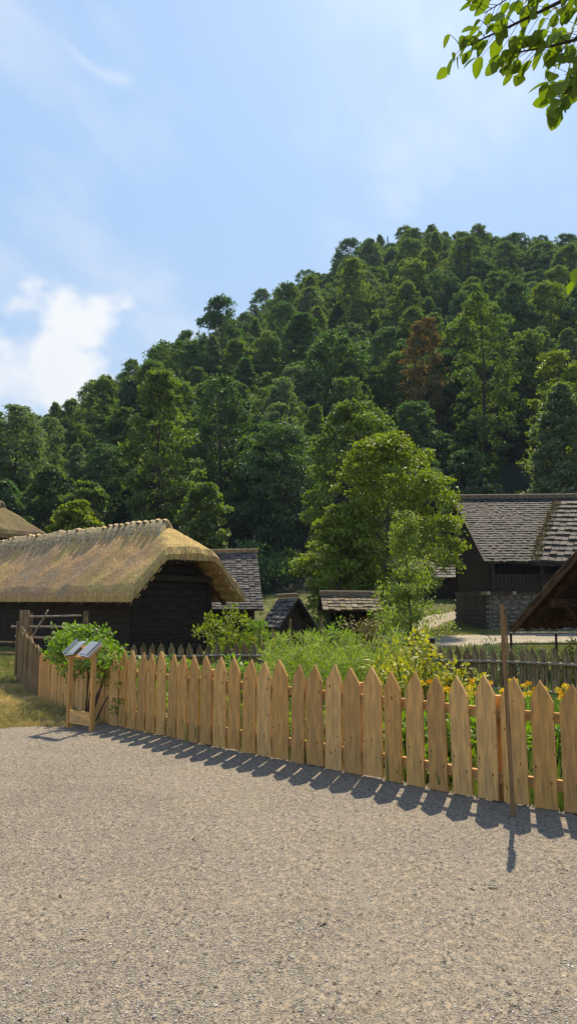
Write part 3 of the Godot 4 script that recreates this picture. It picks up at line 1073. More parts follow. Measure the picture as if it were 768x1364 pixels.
func tuft(sd: int, blades: int, h: float, spread: float, w: float) -> ArrayMesh:
	R.seed = sd
	var b := Buf.new()
	for k in blades:
		var an := R.randf() * TAU
		var f := Vector3(cos(an), 0, sin(an)) * spread * R.randf()
		var lean := Vector3(cos(an), 0, sin(an)) * R.randf_range(0.1, 0.6) + rv(0.2)
		lean.y = 0
		var hh := h * R.randf_range(0.5, 1.1)
		var s := lean.cross(Vector3.UP)
		if s.length() < 0.01: s = Vector3.RIGHT
		s = s.normalized() * w * 0.5
		var g := R.randf_range(0.75, 1.2)
		var col := Color(g, g * R.randf_range(0.92, 1.05), g * 0.95)
		var m := f + Vector3(0, hh * 0.6, 0) + lean * hh * 0.3
		var t := f + Vector3(0, hh, 0) + lean * hh * 0.9
		var q := b.v.size()
		for p in [f - s, f + s, m + s * 0.8, m - s * 0.8, t]: b.v.push_back(p); b.c.push_back(col)
		b.i.append_array(PackedInt32Array([q, q + 1, q + 2, q, q + 2, q + 3, q + 3, q + 2, q + 4]))
	return b.mesh()

func scatter(nm: String, label: String, mesh: Mesh, n: int, pick: Callable, tint: Callable, s0: float, s1: float, sd: int) -> void:
	R.seed = sd
	var sp := []
	var tries := 0
	while sp.size() < n and tries < n * 20:
		tries += 1
		var p = pick.call()
		if p != null: sp.append(p)
	var mm := MultiMesh.new()
	mm.transform_format = MultiMesh.TRANSFORM_3D
	mm.use_colors = true
	mm.mesh = mesh
	mm.instance_count = sp.size()
	for k in sp.size():
		var p: Vector2 = sp[k]
		var s := R.randf_range(s0, s1)
		mm.set_instance_transform(k, Transform3D(Basis(Vector3.UP, R.randf() * TAU).scaled(Vector3(s, s * R.randf_range(0.7, 1.2), s)), G(p.x, p.y, -0.005)))
		mm.set_instance_color(k, tint.call(p))
	var mi := MultiMeshInstance3D.new()
	mi.multimesh = mm
	mi.material_override = M.grass_blade
	mi.name = numbered(nm, self)
	add_child(mi)
	mi.set_meta("kind", "stuff")
	tag(mi, label, "grass")

func grass() -> void:
	var nz := FastNoiseLite.new(); nz.seed = 8; nz.frequency = 0.5; nz.fractal_octaves = 3
	var tf := tuft(5, 14, 0.09, 0.07, 0.008)
	scatter("dry_grass", "short sun-dried grass beside the gravel yard", tf, 16000,
		func():
			var d := R.randf_range(9.3, 25.0)
			var x := R.randf_range(-0.52, -0.2) * d
			if x > -4.8 and d > fence_d(x) - 0.02: return null
			if gravel_here(x, d, nz): return null
			return Vector2(x, d),
		func(p):
			var t := clampf(0.45 + nz.get_noise_2d(p.x * 0.9, p.y * 0.9) * 1.3, 0, 1)
			return Color(0.36, 0.295, 0.115).lerp(Color(0.62, 0.46, 0.23), t), 0.5, 1.1, 51)
	scatter("garden_grass", "green weeds and grass on the garden soil", tuft(6, 12, 0.16, 0.08, 0.012), 7500,
		func():
			var x := R.randf_range(-4.2, 6.0)
			var d := R.randf_range(5.0, 16.6)
			if d < fence_d(x) + 0.08 or absf(x) > d * 0.48: return null
			return Vector2(x, d),
		func(p): return Color(0.11, 0.20, 0.035).lerp(Color(0.22, 0.27, 0.06), R.randf()), 0.6, 1.7, 52)
	scatter("fence_weeds", "sparse grass tufts at the foot of the new pickets", tuft(9, 9, 0.10, 0.05, 0.007), 70,
		func():
			var x := R.randf_range(-4.0, 2.8)
			return Vector2(x, fence_d(x) + R.randf_range(0.02, 0.12)) if nz.get_noise_2d(x * 3.0, 7.0) > -0.05 else null,
		func(p): return Color(0.16, 0.21, 0.05).lerp(Color(0.34, 0.30, 0.11), R.randf()), 0.5, 1.3, 54)
	scatter("meadow_grass", "green meadow grass between garden and barn", tuft(7, 14, 0.15, 0.22, 0.018), 20000,
		func():
			var d := R.randf_range(17.5, 58.0)
			var x := R.randf_range(-0.46, 0.46) * d
			return Vector2(x, d) if not on_track(x, d) else null,
		func(p): return Color(0.15, 0.20, 0.05).lerp(Color(0.36, 0.32, 0.12), R.randf()), 0.6, 1.3, 53)

func on_track(x: float, d: float) -> bool:
	for tr in [[[4.0, 33.0], [7.0, 34.0], [10.5, 35.5], [16.0, 36.5], [24.0, 37.0]], [[1.5, 36.0], [5.6, 39.5], [7.4, 43.5], [9.6, 48.0], [13.5, 51.0], [19.0, 53.0]]]:
		for k in tr.size() - 1:
			var q := Geometry2D.get_closest_point_to_segment(Vector2(x, d), Vector2(tr[k][0], tr[k][1]), Vector2(tr[k + 1][0], tr[k + 1][1]))
			if q.distance_to(Vector2(x, d)) < (2.5 if tr[0][0] == 4.0 else 1.2): return true
	return false

# ---------------------------------------------------------------- forest
func hill_forest() -> void:
	var br := []
	for k in 7:
		br.append(broad_tree(100 + k, 16.5, [4.3, 3.5, 4.6, 3.8, 4.1, 3.3, 4.4][k], [0.16, 0.12, 0.22, 0.1, 0.2, 0.14, 0.18][k], 180, 74, 0.31, [4, 1, 4, 0, 4, 4, 4][k], 0.19))
	var co := []
	for k in 3: co.append(conifer(200 + k, 18.0, [3.2, 2.8, 3.5][k], 0.1))
	var nz := FastNoiseLite.new(); nz.seed = 90; nz.frequency = 0.02
	R.seed = 4242
	var nb := 0
	var far := [[], [], [], [], [], [], []]
	var spots := []
	var d := 69.0
	var row := 0
	while d < 246.0:
		var stp := lerpf(5.7, 6.4, (d - 70.0) / 170.0) if d < 195.0 else 5.0
		var half := d * 0.47 + 5.0
		var x := -half + (row % 2) * stp * 0.5
		while x < half:
			spots.append(Vector2(x + R.randf_range(-3.0, 3.0), d + R.randf_range(-3.2, 3.2)))
			x += stp * R.randf_range(0.9, 1.1)
		d += stp * 0.92
		row += 1
	for p: Vector2 in spots:
		var gone := false
		for f in FRONT_TREES:
			if Vector2(f[0], f[1]).distance_to(p) < f[3] * 0.9 + 2.0: gone = true
		if gone: continue
		var up := p.y > 205.0
		var cn := nz.get_noise_2d(p.x, p.y)
		var conif := R.randf() < (0.26 if up else 0.06 + 0.2 * clampf(cn * 3.0, 0, 1))
		var s := R.randf_range(0.58, 1.0) + 0.42 * pow(R.randf(), 2.0)
		if up: s = R.randf_range(0.74, 1.0)
		s *= lerpf(0.7, 1.0, smoothstep(-0.42, -0.06, p.x / p.y))
		if conif:
			var o := tree("spruce_tree", co[R.randi() % 3], M.needle, M.bark, G(p.x, p.y, -0.3), "dark pointed spruce %s, %s" % ["on the hill's skyline" if up else "on the slope", "in the left half" if p.x < 0.0 else ("above the valley tree" if p.x / p.y < 0.2 else "above the barn")], "spruces on the crest" if up else "spruces on the slope", Vector3(s, s * R.randf_range(0.85, 1.1), s), R.randf() * TAU)
		else:
			nb += 1
			var q := R.randf() + cn * 0.5
			var m: Material = M.leaf_forest if q < 0.32 else (M.leaf_forest_b if q < 0.56 else (M.leaf_forest_c if q < 0.8 else (M.leaf_forest_d if q < 0.95 else M.leaf_forest_e)))
			if nb > 300:
				far[R.randi() % 7].append(Transform3D(Basis(Vector3.UP, R.randf() * TAU).scaled(Vector3(s * R.randf_range(0.85, 1.2), s * R.randf_range(0.8, 1.2), s)), G(p.x, p.y, -0.4)))
				continue
			var tone := "mid-green" if q < 0.32 else ("olive-green" if q < 0.56 else ("blue-green" if q < 0.8 else ("grey-green" if q < 0.95 else "yellow-green")))
			var zone := "on the hill's crest" if up else ("high on the slope" if p.y > 160.0 else ("halfway up the slope" if p.y > 115.0 else "low on the slope"))
			var ax := p.x / p.y
			var over := "at the left edge" if ax < -0.32 else ("above the thatched ridge" if ax < -0.12 else ("above the grey-roofed house" if ax < 0.02 else ("above the bright valley tree" if ax < 0.2 else ("above the barn's left gable" if ax < 0.32 else "at the right edge"))))
			var lb := "%s broad-leaved tree %s, %s" % [tone, zone, over]
			var gr := "broad-leaved trees " + zone
			tree("forest_tree", br[R.randi() % 7], m, M.bark, G(p.x, p.y, -0.4), lb, gr, Vector3(s * R.randf_range(0.85, 1.2), s * R.randf_range(0.8, 1.2), s * R.randf_range(0.85, 1.2)), R.randf() * TAU)
	# the rest, over and behind the crest, as one mass
	var mass := Node3D.new()
	mass.name = "crest_forest"
	add_child(mass)
	mass.set_meta("kind", "stuff")
	tag(mass, "mass of treetops along and behind the hill's crest", "forest")
	for k in 7:
		for part in 2:
			var mm := MultiMesh.new()
			mm.transform_format = MultiMesh.TRANSFORM_3D
			mm.mesh = br[k][part]
			mm.instance_count = far[k].size()
			for j in far[k].size(): mm.set_instance_transform(j, far[k][j])
			var mi := MultiMeshInstance3D.new()
			mi.multimesh = mm
			mi.material_override = [M.leaf_forest, M.leaf_forest_b, M.leaf_forest_c, M.leaf_forest_d, M.leaf_forest, M.leaf_forest_e, M.leaf_forest_b][k] if part == 0 else M.bark
			mi.name = numbered("crowns" if part == 0 else "trunks", mass)
			mass.add_child(mi)
	print("forest spots ", spots.size(), " broad ", nb)

# x, distance, height, radius, shape, material, label
const FRONT_TREES := [
	[-13.65, 75.0, 13.4, 4.0, 4, "leaf_forest_b", "rounded mid-green tree behind the middle of the thatched ridge"],
	[-7.7, 80.0, 17.4, 3.9, 4, "leaf_forest_c", "tall oval tree rising behind the thatched roof's peak"],
	[-0.7, 70.0, 13.6, 4.7, 4, "leaf_forest_c", "broad blue-green tree left of the bright tree in the valley"],
	[23.7, 84.0, 25.0, 4.4, 4, "leaf_forest", "tallest full tree, standing behind the barn's ridge"],
	[29.9, 76.0, 19.6, 3.9, 4, "leaf_bright", "bright green tree above the barn at the picture's right edge"],
	[17.8, 92.0, 21.0, 3.3, 4, "leaf_rust", "tree with rusty brown withered foliage on the slope"],
	[-20.8, 88.0, 13.8, 2.9, 4, "leaf_forest", "slim tree on the lower slope above the thatched roof"],
	[-6.3, 52.0, 9.2, 1.9, 4, "leaf_forest_b", "small slender tree just right of the thatched peak"],
	[-15.1, 50.0, 8.0, 1.9, 3, "leaf_bright", "small light green tree peeping over the thatched ridge"],
	[-24.2, 72.0, 9.6, 2.7, 4, "leaf_forest", "dark young tree low on the slope, left of the light green one"],
	[-26.5, 66.0, 9.0, 2.4, 4, "leaf_forest_c", "dark tree at the picture's left edge above the old thatch"],
	[7.4, 90.0, 14.4, 4.0, 4, "leaf_forest", "rounded tree on the slope just above the bright valley tree"],
	[-19.5, 68.0, 8.5, 2.6, 4, "leaf_forest_b", "low bushy tree behind the left half of the thatched ridge"],
	[-4.0, 73.0, 12.0, 3.2, 4, "leaf_forest", "dark tree between the oval tree and the broad blue-green one"],
	[13.0, 76.0, 14.5, 3.2, 4, "leaf_forest_c", "dark tree below the rusty one, beside the barn"],
	[17.0, 68.0, 11.0, 3.0, 4, "leaf_forest_c", "dark tree directly behind the barn's left gable"],
	[35.0, 72.0, 14.0, 3.4, 4, "leaf_forest", "tree behind the barn roof at the far right"],
]

func middle_trees() -> void:
	var pr := {}
	for k in FRONT_TREES.size():
		var f: Array = FRONT_TREES[k]
		# front-row trees are built one by one, with finer leaves than those up the slope
		var t := broad_tree(300 + k, f[2], f[3], 0.08 if f[4] != 3 else 0.2, 150, 75, 0.33, f[4], 0.2)
		tree("valley_tree" if f[1] < 75.0 else "slope_tree", t, M[f[5]], M.bark, G(f[0], f[1], -0.2), f[6])
	# undergrowth at the wood's edge
	var bs := plant_mesh(61, 2.6, 2.0, 46, 46, 0.26)
	R.seed = 62
	for k in 26:
		var x := -34.0 + k * 2.9 + R.randf_range(-1, 1)
		var d := R.randf_range(60.0, 67.0)
		plant("edge_shrub", bs, M.leaf_forest_c if k % 3 else M.leaf_forest_b, G(x, d, -0.1), "shrub in the thicket at the foot of the wooded hill", "shrub", "shrubs along the wood's edge", R.randf_range(0.8, 1.6), R.randf() * TAU)
	# the bright tree in the valley, and the taller one behind it
	var a := broad_tree(401, 10.6, 3.8, 0.08, 230, 150, 0.19, 4, 0.18, 0.16)
	tree("valley_tree", a, M.leaf_bright, M.grey_bark, G(5.2, 38.0), "sunlit yellow-green tree standing in the middle of the valley")
	var a2 := broad_tree(402, 6.6, 2.0, 0.1, 110, 130, 0.18, 0, 0.22, 0.12)
	tree("valley_tree", a2, M.leaf_bright, M.grey_bark, G(2.5, 36.5), "lower sunlit tree leaning against the bright valley tree's left side")
	var c := broad_tree(403, 14.4, 3.6, 0.1, 190, 110, 0.25, 4, 0.19, 0.2)
	tree("valley_tree", c, M.leaf_forest_b, M.grey_bark, G(4.2, 47.0), "taller mid-green tree right behind the bright valley tree")
	# young tree with open feathery crown
	R.seed = 410
	var b := Buf.new()
	var st := Buf.new()
	var H := 4.5
	tube(st, [Vector3(0, -0.1, 0), Vector3(0.03, 1.5, 0.02), Vector3(-0.05, 3.0, 0.0), Vector3(-0.1, H, 0)], [0.045, 0.035, 0.022, 0.006], 7)
	for k in 62:
		var t := R.randf_range(0.2, 0.98)
		var an := k * 2.4 + R.randf()
		var ln := (1.5 * (1.0 - t * 0.84)) * R.randf_range(0.65, 1.15)
		var s0 := Vector3(lerpf(0.03, -0.1, t), H * t, 0)
		var o := Vector3(cos(an), R.randf_range(0.25, 0.75), sin(an)).normalized()
		var e := s0 + o * ln + Vector3(0, -0.12 * ln, 0)
		tube(st, [s0, s0.lerp(e, 0.5) + Vector3(0, 0.06 * ln, 0), e], [0.013, 0.008, 0.003], 4, Vector2.ZERO, false)
		for j in int(70 * ln) + 34:
			var u := R.randf_range(0.15, 1.05)
			var p := s0.lerp(e, u) + rv(0.13)
			var al := (o * 0.6 + dirv() + Vector3(0, -0.3, 0)).normalized()
			var nn := (Vector3.UP + rv(0.8)).normalized()
			var sd := nn.cross(al).normalized()
			var g := R.randf_range(0.75, 1.25)
			b.leaf(p, al, sd, nn, R.randf_range(0.07, 0.13), 0.05, Color(g, g, g * 0.9))
	tree("young_tree", [b.mesh(), st.mesh()], M.leaf_young, M.grey_bark, G(3.35, 20.0), "slender young tree with feathery light green leaves behind the garden")

# ---------------------------------------------------------------- buildings
func thatched_houses() -> void:
	var at := G(-4.73, 26.4)
	var o := thing("thatched_house", "dark log storehouse under a golden thatched roof with plaited ridge", "house", at, deg_to_rad(-43.5))
	thatch_house(o, {"top": 5.02, "slope": 1.06, "hip": 0.64, "e": 1.88, "w": 2.5, "len": 17.0, "thick": 0.46, "wall": 1.66, "wa": 0.72}, M.thatch, M.straw_bundle, 900, true)
	var at2 := G(-17.2, 42.0)
	var o2 := thing("thatched_house", "grey weathered thatched roof of a farther house at the left edge", "house", at2, deg_to_rad(-43.5))
	thatch_house(o2, {"top": 7.6, "slope": 0.95, "hip": 0.85, "e": 2.3, "w": 4.2, "len": 8.0, "thick": 0.5, "wall": 3.2, "wa": 1.0}, M.thatch_old, M.thatch_old, 930, false)

func big_barn() -> void:
	R.seed = 500
	var o := thing("shingled_barn", "large dark timber barn on a stone base with a wide grey shingled roof", "barn")
	var rl := Vector3(11.1, 8.45, -47.6)
	var rr := Vector3(32.0, 8.6, -47.2)
	var el := Vector3(11.0, 3.80, -40.0)
	var er := Vector3(32.0, 3.80, -39.6)
	var bl := Vector3(11.0, 7.25, -49.6)
	var brr := Vector3(32.0, 7.35, -49.2)
	var rb := Buf.new()
	slab(rb, [el, er, rr, rl], 0.10)
	slab(rb, [rl, rr, brr, bl], 0.10)
	var roof := put("roof_deck", rb.mesh(), M.dark_board, o)
	var grey := Color(0.088, 0.083, 0.08)
	shingles(roof, el, er, rl, rr, 28, 0.2, 0.065, grey, 0.04)
	shingles(roof, brr, bl, rr, rl, 5, 0.5, 0.05, grey, 0.09)
	bar(roof, "ridge_board", rl + Vector3(-0.1, 0.12, 0.14), rr + Vector3(0, 0.12, 0.14), 0.05, 0.30, M.grey_pole, Vector3(0, 0.8, 0.6))
	bar(roof, "verge_board", rl + Vector3(-0.04, -0.06, 0), el + Vector3(-0.04, -0.06, 0), 0.05, 0.22, M.dark_board)
	# raised cross roof with broader courses and a mossy edge
	var w0 := Vector3(13.5, 3.80, -39.65)
	var w1 := Vector3(32.0, 3.25, -38.6)
	var w2 := Vector3(32.0, 8.15, -46.4)
	var w3 := Vector3(17.5, 8.12, -46.45)
	var wb := Buf.new()
	slab(wb, [w0, w1, w2, w3], 0.22)
	var wing := put("cross_roof_deck", wb.mesh(), M.dark_board, o)
	shingles(wing, w0, w1, w3, w2, 13, 0.4, 0.13, Color(0.095, 0.089, 0.084), 0.04)
	# moss along the slanting edge: uneven clods
	for k in 46:
		var t := (k + R.randf()) / 46.0
		var p := w0.lerp(w3, t) + Vector3(R.randf_range(-0.05, 0.22), 0.06, 0)
		var cb := Buf.new()
		clump(cb, Vector3.ZERO, Vector3(0.26, 0.10, 0.26) * R.randf_range(0.6, 1.2), 50, 0.10, 0.6)
		var m := put("moss_cushion", cb.mesh(), M.moss, wing)
		m.position = p
	# walls
	var wx := 11.35
	var zf := -40.85
	R.seed = 510
	# stone ground floor: stones in rough courses on a mortar core
	var core := Buf.new()
	beam(core, Vector3(wx + 0.3, 1.0, zf - 0.3), Vector3(31.0, 1.0, zf - 0.3), 0.5, 2.4)
	beam(core, Vector3(wx + 0.3, 1.0, zf - 0.04), Vector3(wx + 0.3, 1.0, -48.4), 0.5, 2.4)
	var sw := put("stone_wall", core.mesh(), M.mortar, o)
	var sv := []
	for k in 6: sv.append(stone_mesh(R.randi()))
	for face in 2:
		var y := -0.15
		while y < 2.15:
			var hh := R.randf_range(0.2, 0.34)
			var u := 0.0
			while u < (9.5 if face == 0 else 7.6):
				var l := R.randf_range(0.28, 0.62)
				var m := put("stone", sv[R.randi() % 6], M.stone, sw)
				m.scale = Vector3(l * 0.5 - 0.012, hh * 0.5 - 0.012, 0.14)
				if face == 0: m.position = Vector3(wx + 0.08 + u + l / 2, y + hh / 2, zf - 0.02 + R.randf_range(-0.02, 0.03))
				else:
					m.position = Vector3(wx + 0.02 + R.randf_range(-0.02, 0.03), y + hh / 2, zf - 0.02 - u - l / 2)
					m.rotation.y = PI / 2
				u += l
			y += hh
	# small windows in the stone floor
	for wxx in [14.4, 18.6]:
		var wn := bar(o, "window", Vector3(wxx, 1.15, zf + 0.16), Vector3(wxx + 0.5, 1.15, zf + 0.16), 0.05, 0.42, M.black_metal)
		bar(wn, "window_frame", Vector3(wxx - 0.06, 1.39, zf + 0.18), Vector3(wxx + 0.56, 1.39, zf + 0.18), 0.08, 0.07, M.dark_board)
		bar(wn, "window_frame", Vector3(wxx - 0.06, 0.91, zf + 0.18), Vector3(wxx + 0.56, 0.91, zf + 0.18), 0.08, 0.07, M.dark_board)
	# timber upper floor
	boards(o, "wall_board", Vector3(wx + 0.2, 0, zf - 0.9), Vector3(31.0, 0, zf - 0.9), 2.2, 4.3, 0.28, 0.05, M.dark_board)
	# gable boards, rising to the roof
	R.seed = 512
	var z := zf - 0.1
	while z > -48.6:
		var top := 8.25 - absf(z + 47.6) * 0.605
		var gb := Buf.new()
		beam(gb, Vector3(wx + 0.1, 2.2, z), Vector3(wx + 0.1, top, z), 0.27, 0.05, Vector3.RIGHT, Vector2(R.randf(), R.randf()))
		put("gable_board", gb.mesh(), M.dark_board, o)
		z -= 0.285
	boards(o, "rear_board", Vector3(31.0, 0, -48.7), Vector3(wx, 0, -48.7), 0.0, 7.5, 0.5, 0.05, M.dark_board)
	# gallery with railing
	var zb := zf + 0.55
	var bal := bar(o, "gallery_floor", Vector3(wx - 0.1, 2.2, zf - 0.2), Vector3(31.0, 2.2, zf - 0.2), 1.5, 0.12, M.dark_board)
	bar(bal, "gallery_rail", Vector3(wx, 3.05, zb), Vector3(31.0, 3.05, zb), 0.09, 0.12, M.dark_board)
	bar(bal, "gallery_rail", Vector3(wx, 2.42, zb), Vector3(31.0, 2.42, zb), 0.07, 0.10, M.dark_board)
	var px := wx
	while px < 25.0:
		bar(bal, "gallery_baluster", Vector3(px, 2.25, zb), Vector3(px, 3.02, zb), 0.17, 0.03, M.dark_board, Vector3.BACK)
		px += 0.21
	for xx in [wx + 0.1, 14.2, 17.4, 20.6]:
		bar(o, "gallery_post", Vector3(xx, 2.2, zb + 0.12), Vector3(xx, 4.0, zb + 0.12), 0.16, 0.16, M.dark_board, Vector3.BACK)
	for xx in [wx - 0.2, 12.6]:
		bar(o, "beam_end", Vector3(xx, 2.06, zf - 0.5), Vector3(xx, 2.06, zb + 0.25), 0.2, 0.2, M.grey_pole)
	# door
	var dr := bar(o, "door", Vector3(16.6, 0.85, zf + 0.17), Vector3(17.6, 0.85, zf + 0.17), 0.06, 1.9, M.dark_board)
	bar(dr, "door_frame", Vector3(16.5, 1.86, zf + 0.19), Vector3(17.7, 1.86, zf + 0.19), 0.1, 0.12, M.dark_board)

func stone_mesh(sd: int) -> ArrayMesh:
	var rr := RandomNumberGenerator.new(); rr.seed = sd
	var b := Buf.new()
	var g := rr.randf_range(0.75, 1.2)
	var col := Color(0.30 * g, 0.27 * g, 0.22 * g)
	var ring := []
	for k in 8:
		var a := TAU * (k + 0.5) / 8
		var c := Vector2(cos(a), sin(a))
		c = c / maxf(absf(c.x), absf(c.y)) * rr.randf_range(0.86, 1.0)
		ring.append(c)
	for k in 8: b.v.push_back(Vector3(ring[k].x, ring[k].y, -1))
	for k in 8: b.v.push_back(Vector3(ring[k].x, ring[k].y, rr.randf_range(0.5, 0.8)))
	for k in 8: b.v.push_back(Vector3(ring[k].x * 0.72, ring[k].y * 0.72, rr.randf_range(0.85, 1.15)))
	b.v.push_back(Vector3(0, 0, 1.1))
	for k in b.v.size(): b.c.push_back(col)
	for k in 8:
		var k2 := (k + 1) % 8
		b.i.append_array(PackedInt32Array([k, k2, 8 + k2, k, 8 + k2, 8 + k, 8 + k, 8 + k2, 16 + k2, 8 + k, 16 + k2, 16 + k, 16 + k, 16 + k2, 24]))
	return b.mesh()

# plain gabled house: ridge a-b, half span in plan given by front vector f (from ridge to eave), drop in height
func gabled(o: Node3D, a: Vector3, b: Vector3, f: Vector3, drop: float, rows: int, sw: float, th: float, col: Color, jag: float, inset: float, wm: Material, ground: float, moss := 0.0, open_front := false) -> void:
	var dn := Vector3(0, -drop, 0)
	var rb := Buf.new()
	slab(rb, [a + f + dn, b + f + dn, b, a], 0.06)
	slab(rb, [a, b, b - f + dn, a - f + dn], 0.06)
	var roof := put("roof_deck", rb.mesh(), wm, o)
	shingles(roof, a + f + dn, b + f + dn, a, b, rows, sw, th, col, jag, "shingle_course", moss)
	shingles(roof, b - f + dn, a - f + dn, b, a, rows, sw, th, col, jag, "shingle_course", moss)
	var ab := (b - a).normalized()
	bar(roof, "ridge_board", a - ab * 0.03 + Vector3(0, th + 0.04, 0) + f.normalized() * 0.05, b + ab * 0.03 + Vector3(0, th + 0.04, 0) + f.normalized() * 0.05, 0.03, 0.16, M.grey_pole, Vector3.UP + f.normalized() * 0.7)
	# walls
	var fi := f * (1.0 - inset)
	var a2 := a + ab * 0.35
	var b2 := b - ab * 0.35
	var ty := a.y - drop * (1.0 - inset) - 0.1
	var base := Vector3(0, ground, 0)
	var fl := func(p: Vector3) -> Vector3: return Vector3(p.x, ground, p.z)
	if not open_front: boards(o, "wall_board", fl.call(a2 + fi), fl.call(b2 + fi), 0, ty - ground, 0.3, 0.05, wm)
	boards(o, "wall_board", fl.call(a2 - fi), fl.call(b2 - fi), 0, ty - ground, 0.3, 0.05, wm)
	for e in [a2, b2]:
		var n := maxi(4, int(fi.length() * 2.0 / 0.28))
		for k in n:
			var u := (k + 0.5) / n * 2.0 - 1.0
			var p: Vector3 = fl.call(e + fi * u)
			var top := a.y - drop * absf(u) * (1.0 - inset) - 0.1
			var gb := Buf.new()
			beam(gb, p, p + Vector3(0, top - ground, 0), fi.length() * 2.0 / n - 0.012, 0.05, ab, Vector2(R.randf(), R.randf()))
			put("gable_board", gb.mesh(), wm, o)

func small_buildings() -> void:
	R.seed = 600
	var o := thing("shingled_house", "house with a steep grey shingled roof half hidden behind the thatched house", "house")
	gabled(o, Vector3(-8.0, 3.76, -32.6), Vector3(-1.42, 3.80, -32.0), Vector3(0.42, 0, 3.0), 2.5, 24, 0.24, 0.045, Color(0.15, 0.15, 0.155), 0.03, 0.14, M.dark_board, -0.45)
	var h := thing("garden_hut", "tiny hut with a striped grey board roof behind the garden", "hut")
	gabled(h, Vector3(-0.36, 1.72, -27.3), Vector3(0.37, 1.75, -26.0), Vector3(-0.68, 0, 0.40), 1.05, 7, 0.2, 0.06, Color(0.16, 0.157, 0.155), 0.05, 0.2, M.dark_board, -0.45)
	var s := thing("mossy_shed", "low open shed with a mossy brown shingle roof behind the garden", "shed")
	gabled(s, Vector3(1.25, 1.88, -28.4), Vector3(3.5, 1.86, -28.2), Vector3(0.05, 0, 1.1), 0.58, 5, 0.22, 0.05, Color(0.20, 0.17, 0.13), 0.09, 0.25, M.dark_board, -0.45, 0.55, true)
	for x in [1.55, 2.4, 3.2]: bar(s, "post", Vector3(x, -0.45, -27.5), Vector3(x, 1.35, -27.5), 0.12, 0.12, M.dark_board, Vector3.BACK)
	var c := thing("shingled_shed", "low shed with pale weathered board roof left of the barn", "shed")
	gabled(c, Vector3(9.4, 4.75, -58.0), Vector3(16.0, 4.75, -58.0), Vector3(0, 0, 2.6), 1.35, 6, 0.35, 0.09, Color(0.17, 0.167, 0.165), 0.10, 0.2, M.dark_board, 1.6)

func lean_to() -> void:
	# open wooden shelter whose far eave and underside show at the right edge
	R.seed = 700
	var o := thing("open_shelter", "open timber shelter with a sloping board roof at the right edge", "shelter")
	var e0 := Vector3(5.62, 1.0, -18.0)
	var up := Vector3(0.49, 0, 0.87)
	var ev := Vector3(0.87, 0, -0.49)
	var rise := 0.86
	var run := 4.6
	var at := func(u: float, v: float, dy := 0.0) -> Vector3: return e0 + ev * u + up * v + Vector3(0, v * rise + dy, 0)
	# sheathing boards run along the eave; each board a part
	var v := 0.0
	while v < run:
		var b := Buf.new()
		beam(b, at.call(R.randf_range(-0.03, 0.03), v + 0.1), at.call(7.0, v + 0.1), 0.205, 0.03, Vector3(-up.x * rise, 1, -up.z * rise).normalized(), Vector2(R.randf(), R.randf()))
		put("sheathing_board", b.mesh(), M.brown_board, o)
		v += 0.22
	shingles(o, at.call(7.0, -0.1, 0.03), at.call(-0.08, -0.1, 0.03), at.call(7.0, run, 0.03), at.call(-0.08, run, 0.03), 16, 0.18, 0.05, Color(0.20, 0.15, 0.10), 0.08)
	for u in [0.35, 1.3, 2.3, 3.3, 4.3, 5.3, 6.5]:
		bar(o, "rafter", at.call(u, 0.05, -0.10), at.call(u, run, -0.10), 0.11, 0.14, M.brown_board)
	bar(o, "barge_board", at.call(-0.03, -0.05, -0.05), at.call(-0.03, run, -0.05), 0.035, 0.16, M.brown_board)
	# the other slope, out of the picture
	var rb := Buf.new()
	slab(rb, [at.call(0, run, 0.02), at.call(7, run, 0.02), at.call(7, run, 0.02) + up * 4.6 - Vector3(0, 3.9, 0), at.call(0, run, 0.02) + up * 4.6 - Vector3(0, 3.9, 0)], 0.08)
	put("roof_deck", rb.mesh(), M.brown_board, o)
	# plate, posts and braces
	bar(o, "wall_plate", at.call(0.2, 1.0, -0.27), at.call(7.0, 1.0, -0.27), 0.18, 0.2, M.brown_board)
	for u in [1.25, 4.0, 6.8]:
		for vv in [1.0, 7.4]:
			var q: Vector3 = e0 + ev * u + up * vv
			var ph: float = e0.y + rise * 1.0 - 0.3
			bar(o, "post", Vector3(q.x, gh(q.x, -q.z) - 0.1, q.z), Vector3(q.x, ph, q.z), 0.17, 0.17, M.dark_board, Vector3.BACK)
		var q1: Vector3 = at.call(u, 1.0, -0.9)
		bar(o, "brace", q1 + Vector3(0, 0.1, 0), at.call(u - 0.62, 1.0, -0.30), 0.10, 0.11, M.brown_board)
	bar(o, "tie_beam", at.call(4.0, 1.0, -0.30), e0 + ev * 4.0 + up * 7.4 + Vector3(0, rise - 0.30, 0), 0.16, 0.18, M.brown_board)
	# boarded back wall inside
	var p0: Vector3 = e0 + ev * 4.0 + up * 1.0
	var p1: Vector3 = e0 + ev * 4.0 + up * 7.4
	boards(o, "wall_board", Vector3(p0.x, gh(p0.x, -p0.z), p0.z), Vector3(p1.x, gh(p0.x, -p0.z), p1.z), 0, 2.1, 0.25, 0.04, M.dark_board)

